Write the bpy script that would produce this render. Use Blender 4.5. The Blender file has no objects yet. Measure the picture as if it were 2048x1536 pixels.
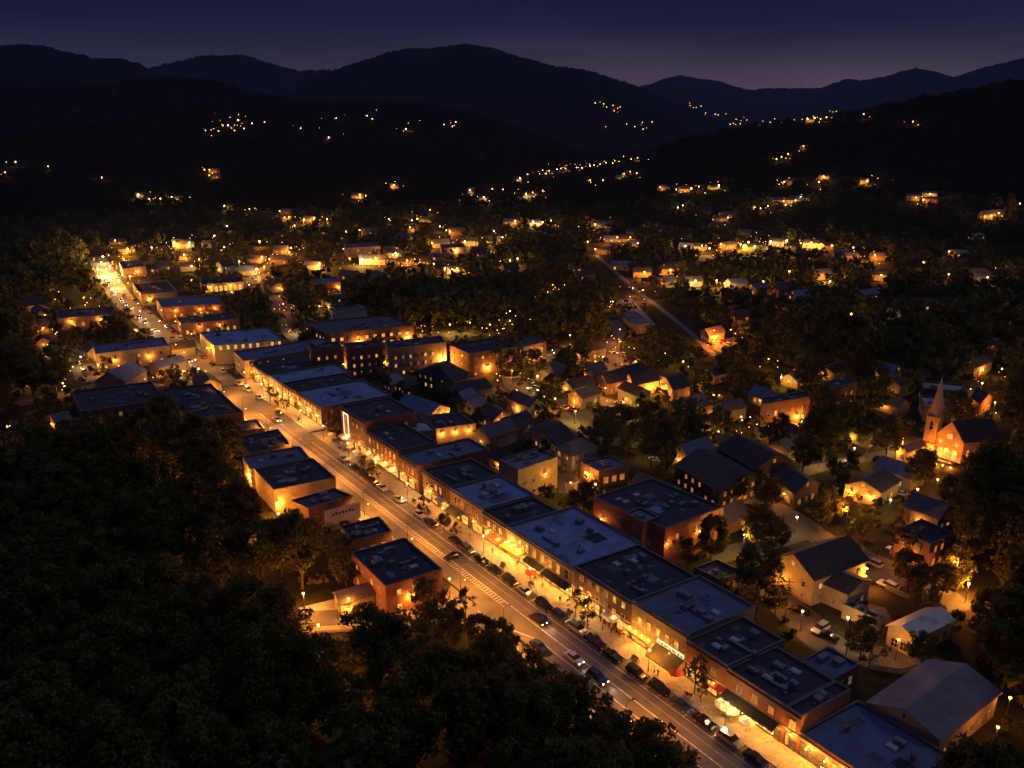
import bpy, bmesh, math, random
import numpy as np
from mathutils import Vector, Matrix

# ------------------------------------------------------------------ camera, sky, exposure
sc = bpy.context.scene
COL = sc.collection
rnd = random.Random(7)
F, HY, CH = 1600.0, 235.0, 105.0          # focal length (photo pixels), horizon row, camera height in metres
PITCH = math.atan((768 - HY) / F)
SP, CP = math.sin(PITCH), math.cos(PITCH)
cam_d = bpy.data.cameras.new("camera")
cam = bpy.data.objects.new("camera", cam_d); COL.objects.link(cam)
cam.location = (0, 0, CH); cam.rotation_euler = (math.pi / 2 - PITCH, 0, 0)
cam_d.sensor_width = 36; cam_d.lens = 36 * F / 2048
cam_d.clip_start = 1; cam_d.clip_end = 30000
sc.camera = cam
sc.view_settings.view_transform = 'Standard'; sc.view_settings.look = 'None'
sc.view_settings.exposure = 0.0; sc.view_settings.gamma = 1.0
cy = sc.cycles
cy.use_denoising = True
cy.max_bounces = 3; cy.diffuse_bounces = 2; cy.glossy_bounces = 2; cy.transmission_bounces = 2; cy.volume_bounces = 0
cy.transparent_max_bounces = 4
cy.use_light_tree = True
cy.sample_clamp_indirect = 4.0
cy.caustics_reflective = False; cy.caustics_refractive = False

W = bpy.data.worlds.new("World"); sc.world = W; W.use_nodes = True
nt = W.node_tree; nt.nodes.clear()
def N(t, kind, **kw):
    n = t.nodes.new(kind)
    for k, v in kw.items():
        if k in n.inputs.keys() if isinstance(k, str) else False: n.inputs[k].default_value = v
        else: setattr(n, k, v)
    return n
tc = N(nt, 'ShaderNodeTexCoord'); sx = N(nt, 'ShaderNodeSeparateXYZ'); nt.links.new(tc.outputs['Generated'], sx.inputs[0])
rp = N(nt, 'ShaderNodeValToRGB')
el = rp.color_ramp.elements
stops = [(0.0, (.050, .038, .056)), (.035, (.047, .037, .058)), (.06, (.032, .027, .047)), (.10, (.0120, .0120, .031)), (.145, (.0042, .0048, .0210)),
         (.28, (.016, .018, .048)), (.6, (.052, .060, .165)), (1.0, (.066, .080, .225))]
el[0].position = stops[0][0]; el[0].color = (*stops[0][1], 1)
el[1].position = stops[-1][0]; el[1].color = (*stops[-1][1], 1)
for p_, c_ in stops[1:-1]:
    e_ = el.new(p_); e_.color = (*c_, 1)
nt.links.new(sx.outputs['Z'], rp.inputs[0])
# afterglow low over the gap in the hills, towards azimuth 16 degrees right of the view
dt = N(nt, 'ShaderNodeVectorMath', operation='DOT_PRODUCT')
nt.links.new(tc.outputs['Generated'], dt.inputs[0]); dt.inputs[1].default_value = (math.sin(.27), math.cos(.27), 0.0)
pw = N(nt, 'ShaderNodeMath', operation='POWER', use_clamp=True); nt.links.new(dt.outputs['Value'], pw.inputs[0]); pw.inputs[1].default_value = 9
zr = N(nt, 'ShaderNodeMapRange'); nt.links.new(sx.outputs['Z'], zr.inputs['Value'])
zr.inputs['From Min'].default_value = 0.01; zr.inputs['From Max'].default_value = .10; zr.inputs['To Min'].default_value = 1; zr.inputs['To Max'].default_value = 0
zr.interpolation_type = 'SMOOTHSTEP'
ml = N(nt, 'ShaderNodeMath', operation='MULTIPLY'); nt.links.new(pw.outputs[0], ml.inputs[0]); nt.links.new(zr.outputs[0], ml.inputs[1])
gl = N(nt, 'ShaderNodeMix', data_type='RGBA', blend_type='ADD'); gl.inputs['Factor'].default_value = 1
gc = N(nt, 'ShaderNodeVectorMath', operation='SCALE'); gc.inputs[0].default_value = (.060, .030, .018); nt.links.new(ml.outputs[0], gc.inputs['Scale'])
nt.links.new(rp.outputs[0], gl.inputs[6]); nt.links.new(gc.outputs[0], gl.inputs[7])
# thin uneven cloud veil
mp = N(nt, 'ShaderNodeMapping'); mp.inputs['Scale'].default_value = (1.0, 1.0, 5.0); nt.links.new(tc.outputs['Generated'], mp.inputs['Vector'])
cn = N(nt, 'ShaderNodeTexNoise'); cn.inputs['Scale'].default_value = 3.2; cn.inputs['Detail'].default_value = 7; nt.links.new(mp.outputs[0], cn.inputs['Vector'])
cr = N(nt, 'ShaderNodeMapRange'); nt.links.new(cn.outputs['Fac'], cr.inputs['Value']); cr.inputs['From Min'].default_value = .3; cr.inputs['From Max'].default_value = .7; cr.inputs['To Min'].default_value = .74; cr.inputs['To Max'].default_value = 1.25
cm = N(nt, 'ShaderNodeVectorMath', operation='SCALE'); nt.links.new(gl.outputs[2], cm.inputs[0]); nt.links.new(cr.outputs[0], cm.inputs['Scale'])
bg = N(nt, 'ShaderNodeBackground'); bg.inputs['Strength'].default_value = 1.0
nt.links.new(cm.outputs[0], bg.inputs['Color'])
wo = N(nt, 'ShaderNodeOutputWorld'); nt.links.new(bg.outputs[0], wo.inputs['Surface'])

# added fill sun, wide and very weak, to bring out the tree crowns
sd_ = bpy.data.lights.new('crown_fill_sun', 'SUN'); sd_.energy = .19; sd_.angle = math.radians(14); sd_.color = (.98, .97, .82)
so = bpy.data.objects.new('crown_fill_sun', sd_); COL.objects.link(so); so.rotation_euler = (Vector((-.62, -.30, -.70))).to_track_quat('-Z', 'Y').to_euler()

# ------------------------------------------------------------------ placing helpers
def P(px, py, z=0.0):
    """world point at height z seen at photo pixel (px, py), 2048 wide"""
    u, v = (px - 1024) / F, (py - 768) / F
    d = Vector((u, CP - v * SP, -SP - v * CP)); t = (z - CH) / d.z
    return Vector((0, 0, CH)) + d * t
def proj(p):
    q = Vector(p) - Vector((0, 0, CH)); f = q.y * CP - q.z * SP; dn = -q.y * SP - q.z * CP
    if f < 1: return (-9999, -9999, f)
    return (1024 + F * q.x / f, 768 + F * dn / f, f)
B0 = P(1445, 1536); B0.z = 0
AX = Vector((-.604, .797, 0)).normalized()                     # along the main street, away from the camera
_ca = math.radians(58.9); WV = Vector((math.sin(_ca), math.cos(_ca), 0))   # across it, to the right
def S(s, w, z=0.0): return B0 + AX * s + WV * w + Vector((0, 0, z))
_M = np.linalg.inv(np.array([[AX.x, WV.x], [AX.y, WV.y]]))
def SWi(p):
    q = _M @ np.array([p.x - B0.x, p.y - B0.y]); return float(q[0]), float(q[1])

class MB:
    def __init__(s): s.v = []; s.f = []; s.m = []
    def poly(s, pts, m=0):
        b = len(s.v); s.v += [tuple(p) for p in pts]; s.f.append(tuple(range(b, b + len(pts)))); s.m.append(m); return s
    def box(s, c, ux, hx, hy, z0, z1, m=0):
        ux = Vector((ux[0], ux[1], 0)).normalized(); uy = Vector((-ux.y, ux.x, 0)); c = Vector((c[0], c[1], 0))
        q = [c - ux * hx - uy * hy, c + ux * hx - uy * hy, c + ux * hx + uy * hy, c - ux * hx + uy * hy]
        return s.prism(q, z0, z1, m)
    def prism(s, q, z0, z1, m=0, top=True, bottom=True, mtop=None):
        n = len(q); b = len(s.v)
        zt = z1 if isinstance(z1, (list, tuple)) else [z1] * n
        s.v += [(p[0], p[1], z0) for p in q] + [(p[0], p[1], zt[i]) for i, p in enumerate(q)]
        ar = sum(q[i][0] * q[(i + 1) % n][1] - q[(i + 1) % n][0] * q[i][1] for i in range(n))
        for i in range(n):
            j = (i + 1) % n
            f = (b + i, b + j, b + n + j, b + n + i)
            s.f.append(f if ar > 0 else f[::-1]); s.m.append(m)
        t = tuple(range(b + n, b + 2 * n)); bt = tuple(range(b, b + n))
        if top: s.f.append(t if ar > 0 else t[::-1]); s.m.append(m if mtop is None else mtop)
        if bottom: s.f.append(bt[::-1] if ar > 0 else bt); s.m.append(m)
        return s
    def tube(s, p0, p1, r0, r1, n=6, m=0, cap=True):
        p0, p1 = Vector(p0), Vector(p1); d = (p1 - p0).normalized()
        a = d.orthogonal().normalized(); c = d.cross(a); b = len(s.v)
        for p, r in ((p0, r0), (p1, r1)):
            for i in range(n):
                t = 2 * math.pi * i / n; s.v.append(tuple(p + (a * math.cos(t) + c * math.sin(t)) * r))
        for i in range(n):
            j = (i + 1) % n; s.f.append((b + i, b + j, b + n + j, b + n + i)); s.m.append(m)
        if cap:
            s.f.append(tuple(range(b + n, b + 2 * n))); s.m.append(m); s.f.append(tuple(range(b, b + n))[::-1]); s.m.append(m)
        return s
    def ball(s, c, rx, rz=None, m=0, n=8, k=5):
        rz = rz or rx; b = len(s.v)
        s.v.append((c[0], c[1], c[2] - rz))
        for i in range(1, k):
            ph = -math.pi / 2 + math.pi * i / k
            for j in range(n):
                t = 2 * math.pi * j / n; s.v.append((c[0] + rx * math.cos(ph) * math.cos(t), c[1] + rx * math.cos(ph) * math.sin(t), c[2] + rz * math.sin(ph)))
        s.v.append((c[0], c[1], c[2] + rz)); top = len(s.v) - 1
        for j in range(n):
            j2 = (j + 1) % n
            s.f.append((b, b + 1 + j2, b + 1 + j)); s.m.append(m)
            for i in range(k - 2):
                r0 = b + 1 + i * n; s.f.append((r0 + j, r0 + j2, r0 + n + j2, r0 + n + j)); s.m.append(m)
            r0 = b + 1 + (k - 2) * n; s.f.append((r0 + j, r0 + j2, top)); s.m.append(m)
        return s
    def mesh(s, name, mats, origin=(0, 0, 0), smooth=False):
        me = bpy.data.meshes.new(name); o = origin
        me.from_pydata([(x - o[0], y - o[1], z - o[2]) for x, y, z in s.v], [], s.f)
        mats = mats if isinstance(mats, (list, tuple)) else [mats]
        for m in mats: me.materials.append(m)
        if len(mats) > 1: me.polygons.foreach_set('material_index', s.m)
        if smooth: me.polygons.foreach_set('use_smooth', [True] * len(me.polygons))
        me.update(); return me
    def build(s, name, mats, parent=None, smooth=False, local=False):
        o = (0, 0, 0) if (parent is None or local) else tuple(parent.location)
        if not local and parent is not None and parent.parent is not None: o = tuple(parent.parent.location + parent.location)
        ob = bpy.data.objects.new(name, s.mesh(name, mats, o, smooth)); COL.objects.link(ob)
        if parent is not None: ob.parent = parent
        return ob

THINGS = []
def tag(o, label, cat, group=None):
    o['label'] = label; o['category'] = cat
    if group: o['group'] = group
    THINGS.append(o); return o
def thing(name, label, cat, loc=(0, 0, 0), rz=0.0, group=None):
    o = bpy.data.objects.new(name, None); COL.objects.link(o); o.location = loc; o.rotation_euler = (0, 0, rz); o.empty_display_size = .5
    return tag(o, label, cat, group)
def struct(o, kind='structure'): o['kind'] = kind; return o
def place(name, me, parent, loc=(0, 0, 0), rz=0.0):
    o = bpy.data.objects.new(name, me); COL.objects.link(o); o.parent = parent; o.location = loc; o.rotation_euler = (0, 0, rz); return o
def dup(root, loc, rz, label=None, group=None):
    r = root.copy(); COL.objects.link(r); r.location = loc; r.rotation_euler = (0, 0, rz)
    if label: r['label'] = label
    if group: r['group'] = group
    THINGS.append(r)
    for ch in list(root.children):
        c = ch.copy(); COL.objects.link(c); c.parent = r
        for g in list(ch.children):
            d = g.copy(); COL.objects.link(d); d.parent = c
    return r
KIDS = {}

# ------------------------------------------------------------------ materials
MATS = {}
def mat(name, col, col2=None, scale=.6, rough=.85, metal=0.0, detail=6, bump=0.0, contrast=(.35, .65), spec=None, second=None):
    """principled colour broken up by two sizes of noise (wear, stains, patches)"""
    if name in MATS: return MATS[name]
    m = bpy.data.materials.new(name); m.use_nodes = True; t = m.node_tree; b = t.nodes['Principled BSDF']
    b.inputs['Roughness'].default_value = rough; b.inputs['Metallic'].default_value = metal
    if spec is not None: b.inputs['Specular IOR Level'].default_value = spec
    c2 = col2 or tuple(c * .6 for c in col)
    co = N(t, 'ShaderNodeTexCoord'); gi = N(t, 'ShaderNodeObjectInfo')
    ad = N(t, 'ShaderNodeVectorMath', operation='ADD'); t.links.new(co.outputs['Object'], ad.inputs[0]); t.links.new(gi.outputs['Location'], ad.inputs[1])
    n1 = N(t, 'ShaderNodeTexNoise'); n1.inputs['Scale'].default_value = scale; n1.inputs['Detail'].default_value = detail; n1.inputs['Roughness'].default_value = .65
    t.links.new(ad.outputs[0], n1.inputs['Vector'])
    r = N(t, 'ShaderNodeValToRGB'); r.color_ramp.elements[0].position = contrast[0]; r.color_ramp.elements[1].position = contrast[1]
    r.color_ramp.elements[0].color = (*c2, 1); r.color_ramp.elements[1].color = (*col, 1)
    t.links.new(n1.outputs['Fac'], r.inputs[0]); out = r.outputs[0]
    if second:
        n2 = N(t, 'ShaderNodeTexNoise'); n2.inputs['Scale'].default_value = second[0]; n2.inputs['Detail'].default_value = 3
        t.links.new(ad.outputs[0], n2.inputs['Vector'])
        r2 = N(t, 'ShaderNodeValToRGB'); r2.color_ramp.elements[0].position = second[2]; r2.color_ramp.elements[1].position = second[2] + second[3]
        t.links.new(n2.outputs['Fac'], r2.inputs[0])
        mx = N(t, 'ShaderNodeMix', data_type='RGBA'); t.links.new(r2.outputs[0], mx.inputs['Factor']); t.links.new(out, mx.inputs[6]); mx.inputs[7].default_value = (*second[1], 1)
        out = mx.outputs[2]
    t.links.new(out, b.inputs['Base Color'])
    if bump:
        bp = N(t, 'ShaderNodeBump'); bp.inputs['Strength'].default_value = bump; bp.inputs['Distance'].default_value = .1
        t.links.new(n1.outputs['Fac'], bp.inputs['Height']); t.links.new(bp.outputs[0], b.inputs['Normal'])
    MATS[name] = m; return m
def emat(name, col, strength, sampled=False):
    if name in MATS: return MATS[name]
    m = bpy.data.materials.new(name); m.use_nodes = True; t = m.node_tree; b = t.nodes['Principled BSDF']
    b.inputs['Base Color'].default_value = (.05, .05, .05, 1); b.inputs['Roughness'].default_value = .3
    b.inputs['Emission Color'].default_value = (*col, 1); b.inputs['Emission Strength'].default_value = strength
    m.cycles.emission_sampling = 'AUTO' if sampled else 'NONE'
    MATS[name] = m; return m
def litpane(name, col, lo, hi):
    """a lit window: the room behind differs from window to window and has a brighter and a darker part"""
    m = bpy.data.materials.new(name); m.use_nodes = True; t = m.node_tree; b = t.nodes['Principled BSDF']
    b.inputs['Base Color'].default_value = (.04, .04, .04, 1); b.inputs['Roughness'].default_value = .2
    gi = N(t, 'ShaderNodeObjectInfo'); co = N(t, 'ShaderNodeTexCoord')
    sc3 = N(t, 'ShaderNodeVectorMath', operation='SCALE'); t.links.new(gi.outputs['Location'], sc3.inputs[0]); sc3.inputs['Scale'].default_value = 3.7
    ad = N(t, 'ShaderNodeVectorMath', operation='ADD'); t.links.new(co.outputs['Object'], ad.inputs[0]); t.links.new(sc3.outputs[0], ad.inputs[1])
    n1 = N(t, 'ShaderNodeTexNoise'); n1.inputs['Scale'].default_value = 1.1; n1.inputs['Detail'].default_value = 2; t.links.new(ad.outputs[0], n1.inputs['Vector'])
    mr = N(t, 'ShaderNodeMapRange'); t.links.new(n1.outputs['Fac'], mr.inputs['Value']); mr.inputs['From Min'].default_value = .3; mr.inputs['From Max'].default_value = .7
    mr.inputs['To Min'].default_value = lo; mr.inputs['To Max'].default_value = hi
    b.inputs['Emission Color'].default_value = (*col, 1); t.links.new(mr.outputs[0], b.inputs['Emission Strength'])
    m.cycles.emission_sampling = 'NONE'; MATS[name] = m; return m

asphalt = mat('asphalt', (.105, .10, .094), (.066, .064, .062), .35, .8, second=(.06, (.13, .122, .112), .52, .12), bump=.05)
asphalt_old = mat('asphalt_old', (.066, .062, .057), (.038, .036, .034), .25, .85, second=(.14, (.09, .084, .076), .58, .08))
concrete = mat('concrete', (.30, .28, .25), (.19, .18, .16), .5, .9, second=(1.5, (.13, .12, .11), .6, .08))
kerb_m = mat('kerb_concrete', (.34, .32, .29), (.22, .21, .19), .8, .9)
paint_w = mat('road_paint_white', (.62, .60, .55), (.30, .29, .26), 1.3, .6)
paint_y = mat('road_paint_yellow', (.60, .40, .09), (.30, .21, .06), 1.3, .6)
grass_m = mat('lawn', (.034, .032, .013), (.014, .016, .007), .4, .95, spec=0.05, second=(.03, (.055, .046, .028), .56, .1))
bark = mat('bark', (.10, .075, .05), (.05, .038, .027), 2.0, .95)
BR = {
 'brick_red': mat('brick_red', (.27, .115, .065), (.17, .07, .045), 1.2, .9, second=(.2, (.20, .10, .07), .55, .15)),
 'brick_brown': mat('brick_brown', (.20, .11, .065), (.12, .065, .042), 1.2, .9, second=(.2, (.15, .09, .06), .55, .15)),
 'brick_dark': mat('brick_dark', (.135, .075, .05), (.08, .045, .032), 1.2, .9),
 'tan': mat('tan_render', (.30, .235, .155), (.225, .175, .115), .5, .9, second=(.3, (.18, .14, .09), .58, .12)),
 'olive': mat('olive_paint', (.27, .23, .13), (.19, .16, .09), .7, .8),
 'cream': mat('cream_paint', (.40, .335, .235), (.30, .25, .18), .5, .85),
 'white': mat('white_paint', (.46, .44, .41), (.36, .34, .31), .5, .8),
 'brick_gold': mat('brick_buff', (.40, .25, .13), (.28, .17, .09), 1.2, .9, second=(.3, (.22, .13, .07), .56, .12)),
 'pink': mat('pink_stucco', (.32, .215, .155), (.23, .15, .11), .5, .9, second=(.35, (.28, .19, .14), .55, .12)),
 'grey': mat('grey_siding', (.21, .20, .195), (.15, .145, .14), .6, .85),
 'darkwood': mat('dark_timber', (.07, .055, .045), (.045, .036, .03), 1, .9),
 'red': mat('red_paint', (.35, .07, .04), (.22, .045, .03), .7, .8),
}
RF = {
 'blue': mat('membrane_pale', (.20, .27, .44), (.13, .175, .29), .28, .9, second=(.10, (.085, .095, .125), .57, .09)),
 'blue2': mat('membrane_grey', (.115, .15, .245), (.075, .097, .16), .3, .9, second=(.14, (.10, .10, .11), .58, .08)),
 'dark': mat('tar_roof', (.036, .038, .046), (.020, .021, .026), .35, .9, second=(.5, (.12, .12, .125), .62, .06)),
 'mid': mat('gravel_roof', (.10, .10, .11), (.065, .065, .075), .4, .95, second=(.16, (.07, .07, .075), .57, .1)),
 'shingle': mat('shingle_dark', (.040, .038, .040), (.025, .024, .026), 1.5, .95),
 'shingle_br': mat('shingle_brown', (.12, .09, .075), (.07, .055, .048), 1.5, .95),
 'metal': mat('metal_sheet', (.40, .41, .45), (.28, .29, .32), .5, .5, .3, second=(.25, (.22, .2, .19), .6, .1)),
 'pale': mat('pale_roof', (.20, .18, .185), (.13, .12, .125), .3, .9, second=(.1, (.24, .22, .22), .58, .1)),
}
stone_trim = mat('trim_stone', (.44, .38, .30), (.33, .28, .22), 1.5, .85)
coping_m = mat('coping_weathered', (.17, .16, .155), (.10, .095, .09), 1.2, .9)
trim_br = mat('trim_brown', (.18, .11, .07), (.11, .07, .045), 1.5, .85)
frame_m = mat('window_frame', (.50, .46, .40), (.38, .35, .30), 2, .6)
frame_d = mat('window_frame_dark', (.07, .06, .055), (.05, .045, .04), 2, .6)
glass_d = mat('dark_glass', (.018, .019, .024), (.012, .013, .016), .5, .12)
steel = mat('painted_steel', (.10, .105, .10), (.06, .065, .06), 2, .5, .5)
unit_m = mat('hvac_metal', (.25, .25, .255), (.15, .15, .155), 1.5, .55, .3)
pane_y = litpane('pane_lit_yellow', (1.0, .42, .06), .4, 1.3)
pane_o = litpane('pane_lit_orange', (1.0, .30, .045), .22, .8)
pane_w = litpane('pane_lit_white', (1.0, .54, .15), .5, 1.5)
pane_dim = litpane('pane_lit_dim', (1.0, .44, .11), .05, .28)
shop_y = litpane('shop_window_lit', (1.0, .43, .07), .4, 2.0)
lamp_o = emat('lamp_sodium', (1.0, .46, .085), 13)
lamp_w = emat('lamp_warm', (1.0, .62, .24), 15)
lamp_g = emat('lamp_greenish', (.95, .76, .14), 12)
lamp_far = emat('lamp_far_sodium', (1.0, .36, .045), 15)
lamp_farw = emat('lamp_far_warm', (1.0, .60, .24), 14)
red_lens = emat('tail_lamp', (1.0, .04, .01), 2.0)
head_lens = emat('head_lamp_lit', (1.0, .82, .55), 14)
head_off = mat('head_lamp_off', (.55, .55, .55), (.4, .4, .4), 2, .2)
# ------------------------------------------------------------------ terrain: valley floor, wooded hills, mountains
HL = 1.0 / (CP + .33312 * SP)
def _az(px): return math.atan2((px - 1024) / F, CP - (HY + 0 - 768) / F * SP)
def _crest(pts, D):
    a, h = [], []
    for x, y in pts:
        u, v = (x - 1024) / F, (y - 768) / F
        hl = math.hypot(u, CP - v * SP); a.append(math.atan2(u, CP - v * SP)); h.append(CH + D * (-SP - v * CP) / hl)
    return np.array(a), np.array(h)
# ridge lines: crest distance, foot width, silhouette, roughness
RIDGES = [
 (8800, 3800, [(-900, 150), (200, 190), (900, 215), (1180, 200), (1290, 173), (1325, 160), (1360, 153), (1400, 158), (1440, 165), (1500, 182), (1560, 178), (1640, 180), (1690, 161), (1730, 165), (1830, 140), (1870, 144), (1905, 156), (1960, 140), (2048, 117), (2400, 90), (3200, 130)], 16),
 (6300, 2600, [(-900, 90), (0, 140), (250, 160), (300, 139), (345, 128), (390, 119), (430, 115), (480, 113), (510, 121), (540, 131), (600, 146), (660, 142), (760, 190), (900, 240), (3200, 330)], 14),
 (4700, 2300, [(-900, 300), (450, 300), (560, 205), (640, 150), (690, 137), (725, 124), (760, 114), (800, 104), (830, 99), (870, 100), (930, 89), (960, 97), (1000, 105), (1050, 122), (1100, 135), (1180, 147), (1240, 166), (1290, 182), (1340, 205), (1400, 232), (1470, 268), (1560, 300), (3200, 330)], 12),
 (4000, 1800, [(-1400, 60), (-300, 80), (0, 96), (50, 94), (100, 99), (140, 112), (180, 119), (240, 121), (280, 133), (320, 156), (400, 185), (520, 225), (700, 320), (3200, 330)], 11),
 (2350, 1250, [(-1400, 120), (-200, 170), (60, 186), (150, 188), (250, 178), (330, 166), (390, 168), (440, 178), (500, 194), (570, 208), (640, 212), (720, 212), (800, 214), (880, 222), (960, 238), (1030, 258), (1100, 284), (1170, 312), (1230, 340), (1290, 366), (3200, 390)], 9),
 (1500, 760, [(-900, 420), (1040, 420), (1180, 372), (1250, 338), (1330, 303), (1380, 288), (1450, 270), (1560, 251), (1640, 244), (1700, 234), (1780, 221), (1850, 208), (1950, 192), (2048, 174), (2300, 120), (3200, 60)], 6),
]
RID = [(D, Wf, *_crest(p, D), ro) for D, Wf, p, ro in RIDGES]
_ph = np.random.RandomState(3).uniform(0, 6.28, 40)
def _wob(x, y, s):                                              # cheap smooth noise from sines
    q = np.zeros_like(x)
    for k in range(9):
        a = _ph[k] * 1.7; f = (1.0 + .63 * k) / s
        q = q + np.sin((x * np.cos(a) + y * np.sin(a)) * f + _ph[k + 9]) * np.sin((x * np.sin(a * 1.9) - y * np.cos(a * 1.9)) * f * .8 + _ph[k + 18]) / (1 + .55 * k)
    return q
def _sm(t): t = np.clip(t, 0, 1); return t * t * (3 - 2 * t)
def height(x, y):
    x, y = np.asarray(x, float), np.asarray(y, float)
    r = np.hypot(x, y); az = np.arctan2(x, y); z = np.zeros_like(r)
    for D, Wf, a, h, ro in RID:
        c = np.interp(az, a, h); c = np.maximum(c, 0)
        foot = Wf * (1 + .16 * _wob(x, y, 900 + D * .12))
        up = _sm((r - (D - foot)) / foot) ** 1.15
        dn = 1 - .8 * _sm((r - D) / (Wf * 1.1))
        k = np.where(r < D, up, dn)
        spur = 1 + .20 * _wob(x, y, 260 + D * .06) * k * (1 - k) * 2
        z = np.maximum(z, c * k * spur + ro * .35 * _wob(x * 1.0, y * 1.0, 12 + D * .012) * k * (c > 12))
    far = np.clip((r - 720) / 500, 0, 1)
    return z + far * 3.0 * np.clip(_wob(x, y, 160), 0, 3)
def hz(p): return float(height(np.array([p.x]), np.array([p.y]))[0])
def G(px, py):
    """where the sight line of a photo pixel meets the ground, hills included"""
    u, v = (px - 1024) / F, (py - 768) / F
    d = Vector((u, CP - v * SP, -SP - v * CP)); hl = math.hypot(d.x, d.y)
    t = np.concatenate([np.arange(60, 3000, 4.0), np.arange(3000, 9500, 20.0)]) / hl
    zz = CH + d.z * t; hh = height(d.x * t, d.y * t); k = np.nonzero(zz <= hh)[0]
    k = k[0] if len(k) else len(t) - 1
    return Vector((d.x * t[k], d.y * t[k], float(hh[k])))

forest_floor = mat('hill_woods', (.013, .017, .012), (.007, .009, .0065), .02, .95, detail=12, contrast=(.38, .62), spec=0.0, second=(.004, (.016, .019, .014), .5, .2))
def terrain():
    azs = np.concatenate([np.linspace(-math.pi, -.75, 40)[:-1], np.linspace(-.75, .75, 620), np.linspace(.75, math.pi, 40)[1:-1]])
    rs = np.concatenate([[0.5], np.linspace(20, 640, 32), np.geomspace(650, 1600, 150), np.geomspace(1609, 11500, 190)[0:]])
    A, R = np.meshgrid(azs, rs); X, Y = R * np.sin(A), R * np.cos(A); Z = height(X, Y)
    back = np.abs(A) > .80; Z = np.where(back, Z * np.clip(1 - (np.abs(A) - .80) / .5, 0, 1), Z)
    Z = Z + np.where(R > 1600, np.random.RandomState(2).uniform(-.5, 1.0, Z.shape) * np.clip(R / 480, 0, 13) * np.clip(Z / 40, 0, 1), 0)
    n, m = R.shape; co = np.stack([X, Y, Z - .02], -1).reshape(-1, 3)
    i = np.arange(n - 1)[:, None]; j = np.arange(m)[None, :]; j2 = (j + 1) % m
    fa = np.stack([i * m + j, i * m + j2, (i + 1) * m + j2, (i + 1) * m + j], -1).reshape(-1, 4)
    fa = fa[:, ::-1]
    me = np_mesh('ground', co, fa); me.materials.append(grass_m); me.materials.append(forest_floor)
    zc = co[fa].mean(1); rr = np.hypot(zc[:, 0], zc[:, 1])
    me.polygons.foreach_set('material_index', ((zc[:, 2] > 4) | (rr > 1100)).astype(np.int32))
    me.polygons.foreach_set('use_smooth', np.ones(len(fa), bool)); me.update()
    o = bpy.data.objects.new('ground', me); COL.objects.link(o); struct(o)
def np_mesh(name, co, fa):
    me = bpy.data.meshes.new(name); k = fa.shape[1]
    me.vertices.add(len(co)); me.vertices.foreach_set('co', np.ascontiguousarray(co, np.float32).ravel())
    me.loops.add(fa.size); me.loops.foreach_set('vertex_index', np.ascontiguousarray(fa, np.int32).ravel())
    me.polygons.add(len(fa)); me.polygons.foreach_set('loop_start', np.arange(0, fa.size, k, dtype=np.int32))
    me.update(calc_edges=True); return me
terrain()

# ------------------------------------------------------------------ streets, pavements, lots
def ribbon(name, pts, w0, w1, z, m, n=1):
    """flat strip along a polyline; w0, w1: left and right offsets"""
    b = MB(); L = []; R = []
    for i, p in enumerate(pts):
        a = pts[max(0, i - 1)]; c = pts[min(len(pts) - 1, i + 1)]; d = Vector((c.x - a.x, c.y - a.y, 0)).normalized(); nn = Vector((d.y, -d.x, 0))
        L.append(Vector((p.x, p.y, p.z + z)) + nn * w0); R.append(Vector((p.x, p.y, p.z + z)) + nn * w1)
    for i in range(len(pts) - 1): b.poly([L[i], R[i], R[i + 1], L[i + 1]])
    o = b.build(name, m); return struct(o)
ROADS = []                                                    # (points, half width) keep-out for trees
NV = Vector((.797, .604, 0))
def SN(s, n): return B0 + AX * s + NV * n
CEN = [(-70, .9), (0, .9), (60, .9), (120, .9), (180, .9), (232, .9), (285, .6), (333, 1.6), (380, 3.2), (430, 4.6), (475, 7.2), (522, 12.4), (578, 19), (640, 26)]
MAIN = [SN(s, n) for s, n in CEN]
def center_n(s): return float(np.interp(s, [c[0] for c in CEN], [c[1] for c in CEN]))
ribbon('main_street', MAIN, -6.6, 6.5, .02, asphalt); ROADS.append((MAIN, 11))
def smooth_line(px, k=5):
    q = [P(*p) if len(p) == 2 else P(p[0], p[1]) for p in px]; out = []
    for i in range(len(q) - 1):
        a, b, c, d = q[max(0, i - 1)], q[i], q[i + 1], q[min(len(q) - 1, i + 2)]
        for t in range(k):
            t /= k; out.append(.5 * ((2 * b) + (c - a) * t + (2 * a - 5 * b + 4 * c - d) * t * t + (3 * b - a - 3 * c + d) * t ** 3))
    out.append(q[-1]); return out
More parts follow.
